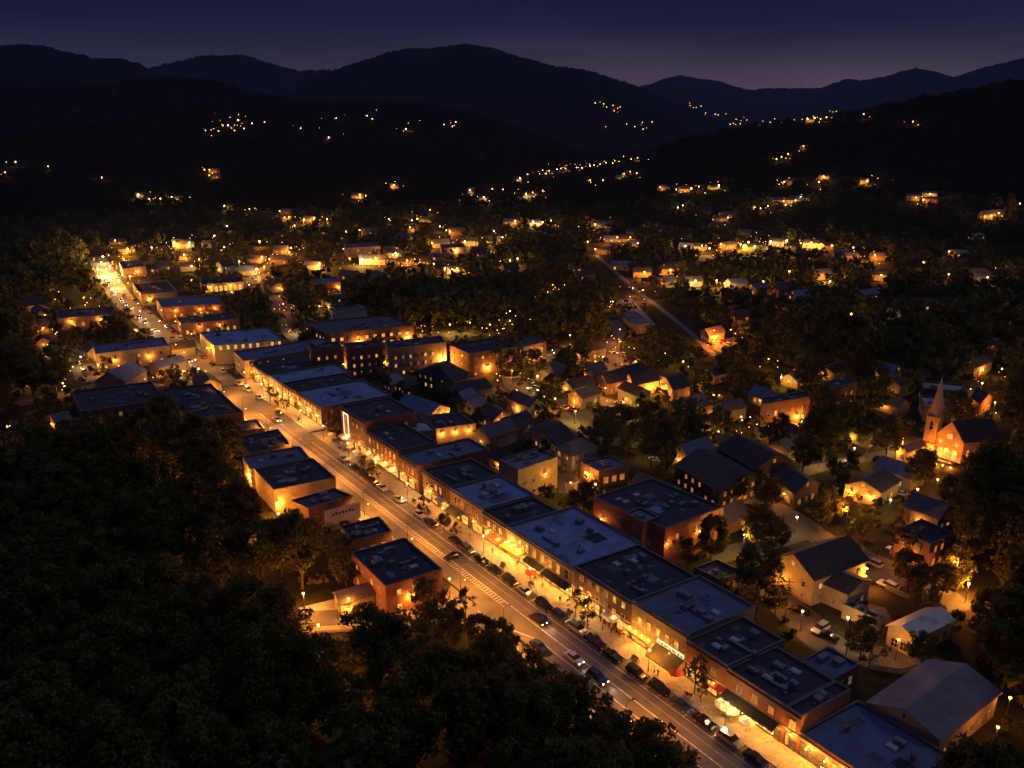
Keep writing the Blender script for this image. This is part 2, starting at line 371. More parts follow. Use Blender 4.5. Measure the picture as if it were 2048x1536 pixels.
SIDE = [
 ('side_street', [(985, 1238), (930, 1228), (860, 1226), (790, 1232), (700, 1240), (600, 1246), (470, 1262)], 4.2, asphalt),
 ('rear_street', [(1395, 965), (1473, 996), (1530, 1010), (1560, 1022), (1600, 1046), (1640, 1074), (1690, 1108), (1740, 1140), (1800, 1165)], 4.0, asphalt_old),
 ('back_lane', [(1420, 1118), (1480, 1100), (1540, 1085), (1610, 1066)], 3.2, asphalt_old),
 ('service_road', [(1480, 1150), (1530, 1172), (1568, 1210), (1611, 1250), (1650, 1285), (1695, 1300), (1761, 1316), (1830, 1330), (1890, 1342)], 4.2, asphalt_old),
 ('church_road', [(1800, 1100), (1858, 1155), (1886, 1188), (1926, 1222)], 3.6, asphalt_old),
 ('hill_lane', [(1480, 985), (1560, 960), (1640, 935), (1720, 918), (1800, 905), (1890, 905), (1960, 880)], 2.6, asphalt_old),
 ('valley_road', [(1190, 508), (1228, 541), (1252, 562), (1279, 586), (1324, 619), (1385, 669), (1430, 712)], 1.7, asphalt),
 ('ridge_road', [(1200, 510), (1215, 490), (1250, 478), (1300, 470)], 3.5, asphalt_old),
 ('court_road', [(985, 775), (1010, 790), (1060, 800), (1100, 818), (1140, 842), (1180, 866), (1210, 880), (1290, 890)], 3.6, asphalt_old),
 ('depot_street', [(548, 590), (556, 612), (568, 640), (585, 668), (600, 680)], 4.5, asphalt_old),
 ('school_road', [(1230, 720), (1225, 690), (1240, 660), (1225, 640)], 3.5, asphalt_old),
 ('cross_street', [(455, 745), (400, 752), (330, 755), (240, 762), (120, 790), (0, 815)], 4.0, asphalt_old),
 ('upper_cross_street', [(470, 745), (560, 735), (700, 738), (850, 740), (960, 735), (1060, 715), (1130, 700)], 3.6, asphalt_old),
]
for i, (nm, px, hw, m) in enumerate(SIDE):
    q = smooth_line(px); ribbon(nm, q, -hw, hw, .028 + .004 * i, m); ROADS.append((q, hw + 2.5))
# raised pavements with kerbs
def pavement(name, s0, s1, w0, w1):
    struct(MB().prism([S(s0, w0), S(s0, w1), S(s1, w1), S(s1, w0)], 0, .14, 0).build(name, concrete))
    struct(MB().prism([S(s0, w0 - .18), S(s0, w0), S(s1, w0), S(s1, w0 - .18)] if w0 > 0 else [S(s0, w1), S(s0, w1 + .18), S(s1, w1 + .18), S(s1, w1)], 0, .155, 0).build(name.replace('pavement', 'kerb'), kerb_m))
pavement('pavement', -60, 54, 7.6, 12.9)
pavement('pavement', 54, 122, 7.6, 12.9)
pavement('pavement', 122, 186, 7.4, 12.9)
pavement('pavement', 187.5, 262, 7.2, 12.9)
pavement('pavement', 88, 186, -8.8, -6.1)
pavement('pavement', 190, 262, -9.2, -6.1)
pavement('pavement', -60, 52, -10.5, -8.2)
# painted lines on the main street
def line(name, s0, s1, w, wd=.14, m=paint_w, w_end=None):
    we = w if w_end is None else w_end
    struct(MB().poly([S(s0, w - wd, .034), S(s0, w + wd, .034), S(s1, we + wd, .034), S(s1, we - wd, .034)]).build(name, m))
line('center_line_marking', -60, 215, 0, .11); line('parking_line_marking', -60, 178, 4.1, .09)
line('edge_line_marking', -60, 46, -2.9, .09); line('edge_line_marking', 60, 215, -1.5, .09, paint_y); line('lane_line_marking', -60, 215, 2.1, .05, paint_y)
mb = MB()
for i in range(14):                                            # curve where the turning lane widens
    t0, t1 = i / 14, (i + 1) / 14
    f = lambda t: S(46 + 16 * t, -2.9 - 4.2 * math.sin(t * math.pi * .5), .036)
    a, c = f(t0), f(t1); d = (c - a).normalized(); nn = Vector((d.y, -d.x, 0)) * .1; mb.poly([a - nn, a + nn, c + nn, c - nn])
struct(mb.build('turn_line_marking', paint_w))
mb = MB()
for k in range(150):                                           # beaded light trail left of the centre line, painted as short ticks
    s = 62 + k * 1.0
    mb.poly([S(s, -1.3, .038), S(s, -.3, .038), S(s + .28, -.3, .038), S(s + .28, -1.3, .038)])
struct(mb.build('light_trail_marking', paint_w))
for s in ():                                          # crossing at the far junction
    mb = MB()
    for k in range(10): mb.poly([S(s, -5.4 + k * 1.25, .04), S(s, -4.8 + k * 1.25, .04), S(s + 2.4, -4.8 + k * 1.25, .04), S(s + 2.4, -5.4 + k * 1.25, .04)])
    pass
mb = MB()
for k in range(26):                                             # parking stalls
    s = -40 + k * 6.6
    mb.poly([S(s, 4.2, .036), S(s + .12, 4.2, .036), S(s + .12, 7.3, .036), S(s, 7.3, .036)])
struct(mb.build('parking_stall_marking', paint_w))
LOTS = [
 ('parking_lot', [(900, 1170), (985, 1235), (1090, 1330), (1040, 1345), (960, 1270), (880, 1225)], asphalt),
 ('yard', [(560, 1225), (700, 1190), (880, 1180), (900, 1215), (700, 1250), (600, 1268)], concrete),
 ('parking_lot', [(1000, 745), (1040, 752), (1080, 790), (1060, 805), (1010, 775)], asphalt_old),
 ('parking_lot', [(1100, 800), (1200, 790), (1280, 820), (1300, 845), (1180, 860), (1120, 830)], asphalt_old),
 ('parking_lot', [(1120, 690), (1220, 690), (1290, 735), (1240, 760), (1150, 735)], asphalt_old),
 ('parking_lot', [(1235, 598), (1262, 596), (1312, 650), (1268, 655)], RF['blue2']),
 ('parking_lot', [(1390, 680), (1480, 675), (1490, 690), (1440, 705)], asphalt_old),
 ('parking_lot', [(140, 725), (190, 715), (200, 745), (330, 770), (300, 780), (150, 760)], asphalt_old),
 ('parking_lot', [(80, 690), (180, 690), (185, 720), (90, 728)], concrete),
 ('parking_lot', [(1050, 945), (1160, 930), (1210, 965), (1190, 990), (1100, 985)], asphalt_old),
 ('parking_lot', [(1450, 1010), (1560, 1030), (1640, 1075), (1560, 1098), (1460, 1105)], grass_m),
 ('parking_lot', [(1560, 1230), (1620, 1225), (1700, 1290), (1640, 1290)], asphalt_old),
 ('parking_lot', [(1720, 1090), (1800, 1130), (1860, 1150), (1800, 1175), (1740, 1150)], asphalt_old),
 ('parking_lot', [(340, 650), (400, 640), (440, 700), (470, 735), (430, 745), (400, 700)], asphalt),
 ('parking_lot', [(820, 665), (900, 660), (960, 670), (900, 682), (830, 680)], asphalt_old),
 ('parking_lot', [(560, 600), (660, 598), (680, 625), (580, 628)], asphalt_old),
 ('parking_lot', [(1380, 505), (1640, 500), (1660, 515), (1400, 522)], asphalt_old),
 ('parking_lot', [(400, 560), (520, 552), (530, 585), (430, 590)], asphalt_old),
 ('parking_lot', [(1500, 840), (1640, 830), (1660, 860), (1520, 880)], asphalt_old),
 ('parking_lot', [(1650, 1190), (1770, 1215), (1790, 1250), (1700, 1245)], asphalt_old),
]
for i, (nm, px, m) in enumerate(LOTS):
    struct(MB().poly([P(x, y, .008 + .0008 * i) for x, y in px][::-1]).build(nm, m))
# ------------------------------------------------------------------ buildings
CAMXY = Vector((0, 0, 0))
KEEP = []                                                       # (centre, radius) keep-out for trees
SHOW = []                                                       # (pixel x, y, radius, distance): things trees must not hide
LIGHTS = [0]; LK = 4.6                                           # one factor for all lamps' power
def point_light(parent, loc, power, col=(1, .55, .17), rad=.25):
    d = bpy.data.lights.new('lamp_light', 'POINT'); d.energy = power * LK; d.color = (col[0], col[1] * .60, col[2] * .22); d.shadow_soft_size = rad
    o = bpy.data.objects.new('lamp_light', d); COL.objects.link(o); o.parent = parent; o.location = loc; LIGHTS[0] += 1; return o
_WM = {}
def win_mesh(w, h, arch, fm):
    k = (round(w, 2), round(h, 2), arch, fm.name)
    if k in _WM: return _WM[k]
    b = MB(); t = .09
    if not arch:
        for x0, x1, z0, z1 in ((-w / 2 - t, -w / 2, -t, h + t), (w / 2, w / 2 + t, -t, h + t), (-w / 2, w / 2, h, h + t), (-w / 2, w / 2, -t, 0)):
            b.prism([(x0, 0), (x1, 0), (x1, -.12), (x0, -.12)], z0, z1)
        b.prism([(-w / 2, 0), (w / 2, 0), (w / 2, -.075), (-w / 2, -.075)], h * .5 - .035, h * .5 + .035)
        if w > 1.0: b.prism([(-.03, 0), (.03, 0), (.03, -.07), (-.03, -.07)], 0, h)
    else:
        o, i_ = [(-w / 2 - t, -t), (w / 2 + t, -t), (w / 2 + t, h * .72)], [(-w / 2, 0), (w / 2, 0), (w / 2, h * .72)]
        for q in range(1, 8):
            a = math.pi * q / 8; o.append(((w / 2 + t) * math.cos(a), h * .72 + (h * .28 + t) * math.sin(a))); i_.append((w / 2 * math.cos(a), h * .72 + h * .28 * math.sin(a)))
        o.append((-w / 2 - t, h * .72)); i_.append((-w / 2, h * .72))
        n = len(o)
        for q in range(n):
            j = (q + 1) % n
            b.poly([(o[q][0], -.1, o[q][1]), (o[j][0], -.1, o[j][1]), (i_[j][0], -.1, i_[j][1]), (i_[q][0], -.1, i_[q][1])])
            b.poly([(o[q][0], 0, o[q][1]), (o[j][0], 0, o[j][1]), (o[j][0], -.1, o[j][1]), (o[q][0], -.1, o[q][1])])
        b.prism([(-w / 2, 0), (w / 2, 0), (w / 2, -.075), (-w / 2, -.075)], h * .45 - .035, h * .45 + .035)
    _WM[k] = b.mesh('window', fm); return _WM[k]
_PM = {}
def pane_mesh(w, h, arch, pm):
    k = (round(w, 2), round(h, 2), arch, pm.name)
    if k in _PM: return _PM[k]
    if not arch: pts = [(-w / 2, -.03, 0), (w / 2, -.03, 0), (w / 2, -.03, h), (-w / 2, -.03, h)]
    else:
        pts = [(-w / 2, -.03, 0), (w / 2, -.03, 0)] + [(w / 2 * math.cos(math.pi * q / 8), -.03, h * .72 + h * .28 * math.sin(math.pi * q / 8)) for q in range(9)]
    _PM[k] = MB().poly(pts).mesh('pane', pm); return _PM[k]
def window(parent, p, rz, w, h, pm, arch=False, fm=None, name='window', label=None):
    """p: world point at the middle of the sill on the wall face"""
    o = place(name, win_mesh(w, h, arch, fm or frame_m), parent, Vector(p) - parent.location, rz)
    if label: o['label'] = label
    place('pane', pane_mesh(w, h, arch, pm), o); return o
def rot_of(nrm):                                                # local -y of a window faces the outward normal
    return math.atan2(nrm.x, -nrm.y)
def edges_of(foot):
    c = sum(foot, Vector((0, 0, 0))) / len(foot); out = []
    for i in range(len(foot)):
        a, b = foot[i], foot[(i + 1) % len(foot)]; d = Vector((b.x - a.x, b.y - a.y, 0)); L = d.length
        if L < .01: out.append((a, b, Vector((1, 0, 0)), Vector((0, 1, 0)), 0)); continue
        d /= L; n = Vector((d.y, -d.x, 0))
        if n.dot((a + b) / 2 - c) < 0: n = -n
        out.append((a, b, d, n, L))
    return out
def facing(e): return e[3].dot((-(e[0] + e[1]) / 2).normalized())
def inset(foot, t):
    E = edges_of(foot); n = len(foot); out = []
    for i in range(n):
        n0, n1 = E[i - 1][3], E[i][3]; k = 1 + n0.dot(n1)
        out.append(foot[i] - (n0 + n1) * (t / max(k, .3)))
    return out
def windows_on(root, e, rows, spacing, w, h, lit, pane=None, arch=False, fm=None, margin=1.2, seed=0, zs=None, skip=0.0):
    a, b, d, n, L = e; r = random.Random(seed)
    cnt = max(1, int((L - 2 * margin) / spacing + .5)); rz = rot_of(n); k = 0
    for z in (zs or rows):
        for i in range(cnt):
            if r.random() < skip or len(root.children) > 95: continue
            p = a + d * (margin + (L - 2 * margin) * (i + .5) / cnt)
            pm = glass_d
            if r.random() < lit: pm = pane or r.choice([pane_y, pane_y, pane_o, pane_w, pane_dim])
            elif r.random() < .5: pm = pane_dim
            window(root, (p.x, p.y, z), rz, w, h, pm, arch, fm)
def roof_bits(roof, foot, z, n, seed, root):
    rp = random.Random(seed + 900); a, d1 = foot[0], foot[1] - foot[0]; d2 = foot[-1] - foot[0]; u1, u2 = d1.normalized(), d2.normalized()
    for i in range(2 + n // 2):
        q = a + d1 * rp.uniform(.12, .8) + d2 * rp.uniform(.12, .8); w1, w2 = rp.uniform(.8, min(4.5, d1.length * .22)), rp.uniform(.6, min(4, d2.length * .22))
        MB().poly([(*(q + u1 * x + u2 * y).xy, z + .006 + .003 * i) for x, y in ((-w1 / 2, -w2 / 2), (w1 / 2, -w2 / 2 + rp.uniform(-.2, .2)), (w1 / 2, w2 / 2), (-w1 / 2, w2 / 2 + rp.uniform(-.3, .3)))]).build('roof_patch', RF[rp.choice(['dark', 'mid', 'blue2', 'blue', 'mid'])], roof)
    if n >= 4:
        for i in range(2):
            p = a + d1 * rp.uniform(.2, .7) + d2 * rp.uniform(.15, .6); l_ = rp.uniform(2.5, 6); v = u2 if i else u1
            if i: MB().tube((p.x, p.y, z + .25), (p.x + v.x * l_, p.y + v.y * l_, z + .25), .09, .09, 6).build('roof_pipe', unit_m, roof)
            else: MB().box(p + v * l_ / 2, v, l_ / 2, .32, z + .1, z + .55).box(p + v * l_, v, .5, .5, z + .03, z + .95).build('roof_duct', unit_m, roof)
    n = int(n * 1.3) + 1
    r = random.Random(seed); E = edges_of(foot); a, d1 = foot[0], foot[1] - foot[0]; d2 = foot[-1] - foot[0]
    for i in range(n):
        q = a + d1 * r.uniform(.15, .85) + d2 * r.uniform(.15, .85); k = r.random(); b = MB()
        if k < .45:
            sx, sy, hh = r.uniform(.5, 1.3), r.uniform(.4, .9), r.uniform(.6, 1.3)
            b.box(q, d1, sx, sy, z + .12, z + .12 + hh).box(q, d1, sx * .7, sy * .7, z + .12 + hh, z + .2 + hh).box(q, d1, sx * .9, .08, z + .005, z + .12)
            b.build('rooftop_unit', unit_m, roof)
        elif k < .75:
            b.tube((q.x, q.y, z), (q.x, q.y, z + .55), .16, .16, 7).tube((q.x, q.y, z + .55), (q.x, q.y, z + .75), .34, .08, 7); b.build('roof_vent', unit_m, roof)
        elif k < .9:
            b.box(q, d1, .9, .7, z, z + .28).box(q, d1, .75, .55, z + .28, z + .36); b.build('skylight', frame_m, roof)
        else:
            b.box(q, d1, .35, .35, z, z + 1.3).box(q, d1, .42, .42, z + 1.3, z + 1.42); b.build('chimney', BR['brick_red'], roof)
def reg(root, foot, h, rk=1.0):
    c = sum(foot, Vector((0, 0, 0))) / len(foot); rad = max((p - c).length for p in foot)
    KEEP.append((c, rad * .82 + 2.0)); x, y, f = proj((c.x, c.y, h)); SHOW.append((x, y, rad * F / f * .55 * rk, f))
def V2(p): return Vector((p[0], p[1], 0))
def para(px, h):
    """parallelogram footprint from four traced roof corners at height h"""
    q = [V2(P(x, y, h)) for x, y in px]
    c = sum(q, Vector((0, 0, 0))) / 4; u = ((q[1] - q[0]) + (q[2] - q[3])) / 4; v = ((q[3] - q[0]) + (q[2] - q[1])) / 4
    return [c - u - v, c + u - v, c + u + v, c - u + v]
BLDG = {}
def flat(key, name, label, foot, h, wall, roof, cat='building', group=None, rows=None, lit=.4, win=(1.1, 1.7), spacing=3.2, arch=False, fm=None, parapet=.55,
         bits=4, cornice=None, only=None, pane=None, skip=0.0, trim=None):
    seed = len(BLDG) * 13 + 5
    c = sum(foot, Vector((0, 0, 0))) / len(foot)
    root = thing(name, label, cat, (c.x, c.y, 0), group=group); BLDG[key] = (root, foot, h); reg(root, foot, h)
    wm = BR[wall]; rm = RF[roof]; t = .3; inn = inset(foot, t); zr = h - parapet
    b = MB(); n = len(foot)
    b.prism(foot, -.3, h, 0, top=False, bottom=False)
    inn2 = inn[::-1]; b.prism(inn2, zr - .05, h, 0, top=False, bottom=False)
    for i in range(n):
        j = (i + 1) % n; b.poly([(*foot[i].xy, h), (*foot[j].xy, h), (*inn[j].xy, h), (*inn[i].xy, h)])
    for f_i in range(n, 2 * n): b.f[f_i] = b.f[f_i][::-1]
    b.build('wall', wm, root)
    rf = MB().prism(inset(foot, t - .02), zr - .25, zr).build('roof', rm, root)
    # coping stones on the parapet
    b = MB(); oo, ii = inset(foot, -.05), inset(foot, t + .05)
    for i in range(n):
        j = (i + 1) % n
        b.prism([oo[i], oo[j], ii[j], ii[i]], h + .003, h + .09)
    b.build('coping', coping_m, root)
    roof_bits(rf, inset(foot, 1.0), zr, bits, seed, root)
    E = edges_of(foot)
    if rows is None: rows = [1.2 + 3.4 * k for k in range(max(1, int(h // 3.6)))]
    for i, e in enumerate(E):
        if (only is not None and i not in only) or (only is None and facing(e) < .08): continue
        if cornice and (cornice is True or i in cornice):
            a, bb, d, nn, L = e
            MB().prism([a + nn * .002, bb + nn * .002, bb + nn * .32, a + nn * .32], h - .75, h - .5).prism([a + nn * .002 + d * .1, bb + nn * .002 - d * .1, bb + nn * .2 - d * .1, a + nn * .2 + d * .1], h - 1.0, h - .752).build('cornice', trim or trim_br, root)
        windows_on(root, e, rows, spacing, win[0], win[1], lit, pane, arch, fm, seed=seed + i, skip=skip)
    return root
def gable(key, name, label, foot, h, rh, wall, roof, cat='house', group=None, ridge=0, hip=0.0, lit=.4, rows=None, win=(.95, 1.3), spacing=3.0, over=.45, chimney=False, pane=None, pz=0.0, fm=None, only=None, skip=.15, regit=True, dormers=0, door=True):
    seed = len(BLDG) * 17 + 3
    c = sum(foot, Vector((0, 0, 0))) / 4
    root = thing(name, label, cat, (c.x, c.y, pz), group=group); BLDG[key] = (root, foot, h)
    if regit: reg(root, foot, h + pz)
    f = foot if ridge == 0 else foot[1:] + foot[:1]              # ridge runs along edge f0-f1
    m0, m1 = (f[0] + f[3]) / 2, (f[1] + f[2]) / 2; ax = (m1 - m0)
    r0, r1 = m0 + ax * hip, m1 - ax * hip; Z = lambda p, z: (p.x, p.y, z + pz)
    b = MB(); b.prism([Vector((p.x, p.y, 0)) for p in f], pz - .5, pz + h, top=False, bottom=False)
    if hip < .02:
        b.poly([Z(f[3], h), Z(f[0], h), Z(m0, h + rh)]); b.poly([Z(f[1], h), Z(f[2], h), Z(m1, h + rh)])
    b.build('wall', BR[wall], root)
    k = over; ux = ax.normalized(); L = ax.length; wd = (f[3] - f[0]); hw = wd.length / 2; uy = wd.normalized(); sl = rh / hw; t = .18
    b = MB(); dz = sl * k
    e0, e1, e2, e3 = f[0] - uy * k - ux * k, f[1] - uy * k + ux * k, f[2] + uy * k + ux * k, f[3] + uy * k - ux * k
    q0, q1 = (r0 - ux * k, r1 + ux * k) if hip < .02 else (r0, r1)
    ht = h + t * .6
    def slab(pts):
        up = [Z(p, z + t) for p, z in pts]; lo = [Z(p, z) for p, z in pts]; b.poly(up); b.poly(lo[::-1])
        for i in range(len(pts)):
            j = (i + 1) % len(pts); b.poly([lo[i], lo[j], up[j], up[i]])
    zl, zh = ht - dz - t * .3, h + rh + t * .3
    slab([(e0, zl), (e1, zl), (q1, zh), (q0, zh)]); slab([(e2, zl), (e3, zl), (q0, zh), (q1, zh)])
    if hip >= .02: slab([(e3, zl), (e0, zl), (q0, zh)]); slab([(e1, zl), (e2, zl), (q1, zh)])
    rf = b.build('roof', RF[roof], root)
    rr = random.Random(seed)
    if chimney:
        q = r0 + (r1 - r0) * rr.uniform(.25, .75) + uy * .5
        MB().box(q, ux, .4, .4, pz + h + rh * .4, pz + h + rh + .9).box(q, ux, .47, .47, pz + h + rh + .9, pz + h + rh + 1.02).build('chimney', BR['brick_red'], rf)
    E = edges_of(f)
    if rows is None: rows = [1.0 + 3.0 * j for j in range(max(1, int(h // 2.8)))]
    done = False
    for i, e in enumerate(E):
        if (only is not None and i not in only) or (only is None and facing(e) < .08): continue
        windows_on(root, e, [z + pz for z in rows], spacing, win[0], win[1], lit, pane, False, fm, margin=.8, seed=seed + i, skip=skip)
        if hip < .02 and i in (1, 3) and rh > 2.2:
            p = (e[0] + e[1]) / 2; window(root, (p.x, p.y, pz + h + rh * .25), rot_of(e[3]), .8, 1.0, (pane or pane_y) if rr.random() < lit else glass_d, False, fm)
        if door and not done and e[4] > 4:
            done = True; p = e[0] + e[2] * (e[4] * .5 + 0.0) + e[3] * .0
            o = place('door', win_mesh(.95, 2.05, False, frame_d), root, Vector((p.x + e[2].x * .75, p.y + e[2].y * .75, pz + .1)) - root.location, rot_of(e[3])); place('door_panel', pane_mesh(.95, 2.05, False, BR['darkwood']), o)
    return root
def lantern(root, p, power=60, col=(1, .55, .17), size=.16, m=None, out=Vector((0, 0, 0))):
    """wall lantern: bracket, globe and its light"""
    q = Vector(p) + out * .45
    o = MB().tube(Vector(p), q + Vector((0, 0, .02)), .035, .03, 5).tube(q + Vector((0, 0, size)), q + Vector((0, 0, size + .12)), size * 1.2, size * .4, 7).build('wall_lantern', steel, root)
    MB().ball(q, size, size, n=7, k=4).build('globe', m or lamp_o, o)
    point_light(root, q + out * .25 - Vector((0, 0, .1)) - root.location, power, col, .2)
def awning(root, a, d, n, L, z, m, out=1.9, drop=.75, name='awning', valance=.3, label=None):
    p, q = a, a + d * L; w = n * out; b = MB(); t = .06
    A_, B_ = Vector((p.x, p.y, z)), Vector((q.x, q.y, z)); C_, D_ = Vector((q.x, q.y, z - drop)) + w, Vector((p.x, p.y, z - drop)) + w
    A_ += n * .01; B_ += n * .01; dz = Vector((0, 0, t))
    b.poly([A_ + dz, D_ + dz, C_ + dz, B_ + dz]); b.poly([A_, B_, C_, D_])
    v = Vector((0, 0, valance)); b.poly([D_ + dz, D_ - v, C_ - v, C_ + dz]); b.poly([A_, D_, D_ + dz, A_ + dz]); b.poly([B_, B_ + dz, C_ + dz, C_])
    b.poly([A_, A_ - Vector((0, 0, drop)), D_ - v * 0]); b.poly([B_, C_, B_ - Vector((0, 0, drop))])
    o = b.build(name, m, root)
    if label: o['label'] = label
    return o
cloth = {k: mat('cloth_' + k, c, tuple(x * .75 for x in c), 3, .9) for k, c in dict(white=(.7, .66, .58), green=(.06, .085, .05), black=(.03, .03, .03), red=(.45, .06, .04), orange=(.55, .2, .07), gold=(.62, .45, .14), olive=(.16, .15, .07), cream=(.6, .5, .33)).items()}

# ---- the terrace on the right of the main street, near to far: s0 far end, s1 near end, height, depth
NF = 12.9
rlan = random.Random(77)
def row(key, name, label, s0, s1, h, depth, wall, roof, storey_z, lit, win, spacing, shops=True, arch=False, lamps=2, power=330, aw=(), pane=None, cornice=[0], bits=4, side_lit=.2, col=(1, .55, .16), front=None, nf=NF, fm=None, shopm=None):
    foot = [S(s0, nf), S(s1, nf), S(s1, nf + depth), S(s0, nf + depth)]
    for p in foot: p.z = 0
    root = flat(key, name, label, foot, h, wall, roof, rows=[], only=[], bits=bits)
    E = edges_of(foot); e = E[0]; a, b, d, n, L = e
    MB().prism([a + n * .002, b + n * .002, b + n * .34, a + n * .34], h - .78, h - .52).prism([a + n * .002 + d * .1, b + n * .002 - d * .1, b + n * .2 - d * .1, a + n * .2 + d * .1], h - 1.05, h - .783).build('cornice', trim_br if wall.startswith('brick') else stone_trim, root)
    MB().prism([a + n * .002 + d * .1, b + n * .002 - d * .1, b + n * .16 - d * .1, a + n * .16 + d * .1], 3.75, 3.98).build('string_course', stone_trim, root)
    windows_on(root, e, storey_z, spacing, win[0], win[1], lit, pane, arch, fm, seed=int(s0 * 7 + 11))
    for z in storey_z[:1]: windows_on(root, E[1], [z], 4.6, win[0], win[1], side_lit, None, False, fm, seed=int(s0 * 3), skip=.35)
    if shops:
        nb = max(1, int(L / 4.4)); r = random.Random(int(s0 * 5)); rz = rot_of(n)
        for i in range(nb):
            p = a + d * (L * (i + .5) / nb); w = L / nb - 1.0
            if i == nb // 2:
                w2 = w - 1.3; q = p - d * .65
                window(root, (q.x, q.y, .55), rz, w2, 2.5, shopm or shop_y, name='shop_window', fm=frame_d)
                q = p + d * (w2 / 2 + .05); o = window(root, (q.x, q.y, .15), rz, .9, 2.1, pane_dim, name='door', fm=frame_d)
            else: window(root, (p.x, p.y, .55), rz, w, 2.5, shopm or (shop_y if r.random() < .85 else pane_dim), name='shop_window', fm=frame_d)
    for i in range(lamps):
        p = a + d * (L * (i + .5) / lamps); lantern(root, (p.x, p.y, 3.45), power * (.68 if s0 < 170 else .8) * rlan.uniform(.4, 1.5), col, .17, out=n)
    for t0, t1, z, mk, out, drop, *lb in aw:
        awning(root, a + d * L * t0, d, n, L * (t1 - t0), z, cloth[mk], out, drop, label=(lb[0] if lb else None))
    return root
ROWG = None
r1 = row('R1', 'brick_shop', 'low brick shop under a grey membrane roof, nearest end of the terrace', -4.4, -22, 4.7, 15.4, 'brick_red', 'blue2', [], .6, (1.2, 1.2), 3.6, lamps=3, power=420, bits=3)
row('R2b', 'brick_shop', 'narrow brick shop with two bright upper windows beside the low end shop', -1.4, -4.4, 8.0, 13.0, 'brick_brown', 'dark', [4.4], .95, (1.0, 1.7), 2.6, lamps=1, bits=1)
row('R2', 'brick_shop', 'long red brick shop with a black awning over lit cafe parasols', 11.3, -1.4, 8.0, 12.9, 'brick_red', 'dark', [4.5], .75, (.95, 1.6), 3.0, lamps=3, power=360, aw=[(.02, .93, 3.9, 'black', 2.1, .8)], bits=6)
row('R3', 'brick_shop', 'red brick shop behind the tall pavement tree, lower than the store beside it', 21.2, 11.3, 8.5, 15.2, 'brick_red', 'dark', [4.6], .18, (.9, 1.5), 3.2, lamps=2, power=230, aw=[(.7, .98, 3.6, 'red', 1.2, .6)], bits=5)
r4 = row('R4', 'olive_store', 'olive painted store with lit gold canopy and a wide green sloping awning', 36.0, 21.2, 9.6, 18.8, 'olive', 'blue2', [5.0], .95, (1.0, 1.8), 2.5, lamps=2, power=520, bits=7, pane=pane_y)
row('R5', 'brick_store', 'three storey dark brick store with small white canopy over clothes racks', 54.2, 36.0, 9.0, 18.6, 'brick_dark', 'dark', [6.4, 3.4], .62, (.9, 1.35), 2.7, lamps=2, power=260, aw=[(.60, .82, 3.3, 'white', 2.0, .25)], bits=5)
r6 = row('R6', 'brown_store', 'brown store with tall lit windows under the largest pale blue roof', 79.9, 54.2, 8.0, 21.0, 'olive', 'blue', [4.3], .92, (1.15, 2.3), 3.1, lamps=4, power=560, aw=[(.02, .30, 3.9, 'gold', 2.2, .7), (.34, .60, 3.8, 'green', 1.7, .7), (.62, .97, 3.8, 'black', 1.9, .8)], pane=pane_y, bits=4)
row('R7', 'brick_shop', 'dark low brick shop with an orange glowing awning at the pavement', 90.0, 79.9, 8.0, 15.6, 'brick_dark', 'dark', [4.6], .55, (.8, 1.4), 2.6, lamps=2, power=420, aw=[(.25, .95, 3.4, 'orange', 2.0, .7)], bits=3)
row('R8b', 'tan_store', 'tan fronted brick store under a pale blue membrane roof by a green awning', 105.9, 90.0, 8.5, 16.1, 'tan', 'blue', [4.9], .3, (.9, 1.8), 3.0, lamps=2, power=330, aw=[(.05, .42, 3.9, 'green', 2.2, .9)], bits=4)
row('R8', 'brick_store', 'brown brick store with a row of lit tall windows and a black roof', 120.4, 105.9, 8.6, 16.0, 'brick_brown', 'dark', [4.8], .85, (.9, 1.8), 2.3, lamps=2, power=480, aw=[(.62, .85, 3.7, 'white', 1.8, .3)], bits=5)
row('R9', 'brick_store', 'brick store with a deep grey blue roof beside the narrow alley', 134.4, 123.4, 8.8, 24.0, 'brick_red', 'blue2', [4.9], .5, (.9, 1.7), 2.6, lamps=2, power=330, bits=4)
row('R10', 'brick_store', 'long red brick store with two rows of arched lit windows', 155.4, 134.4, 9.7, 13.0, 'brick_red', 'dark', [6.0, 3.2], .9, (.95, 1.9), 2.6, arch=True, lamps=4, power=300, aw=[(.02, .22, 3.0, 'white', 2.0, .5), (.3, .5, 3.0, 'white', 2.0, .5), (.55, .72, 3.0, 'cream', 1.8, .5), (.78, .98, 3.0, 'white', 2.0, .5)], bits=3, shops=True)
row('R11', 'brick_hall', 'tallest red brick hall with a white framed glowing stair panel on its front', 173.6, 155.4, 12.6, 18.0, 'brick_red', 'dark', [8.6, 5.4], .5, (.8, 1.1), 3.4, lamps=2, power=380, aw=[(.05, .5, 3.2, 'white', 2.0, .5)], bits=3)
row('R12', 'brick_store', 'brick store with pale blue roof and dark stains beyond the tallest hall', 213, 189.5, 7.4, 27, 'brick_brown', 'blue', [4.5], .6, (.9, 1.5), 2.9, lamps=3, power=420, bits=4)
row('R13', 'narrow_store', 'narrow store with a black strip roof between two pale blue roofs', 226.0, 213, 7.0, 25.6, 'brick_dark', 'dark', [4.2], .5, (.9, 1.4), 2.9, lamps=2, power=420, bits=2)
row('R14', 'tan_store', 'tan store under a smooth pale blue roof with a dark puddle stain', 240.5, 226.0, 6.9, 28.5, 'tan', 'blue', [4.2], .5, (.9, 1.3), 2.9, lamps=2, power=450, bits=2)
row('R15', 'tan_store', 'tan store with stepped black and grey roof and bare parapet walls', 262, 240.5, 6.4, 27, 'tan', 'dark', [3.9], .4, (.9, 1.2), 3.2, lamps=3, power=450, bits=3)

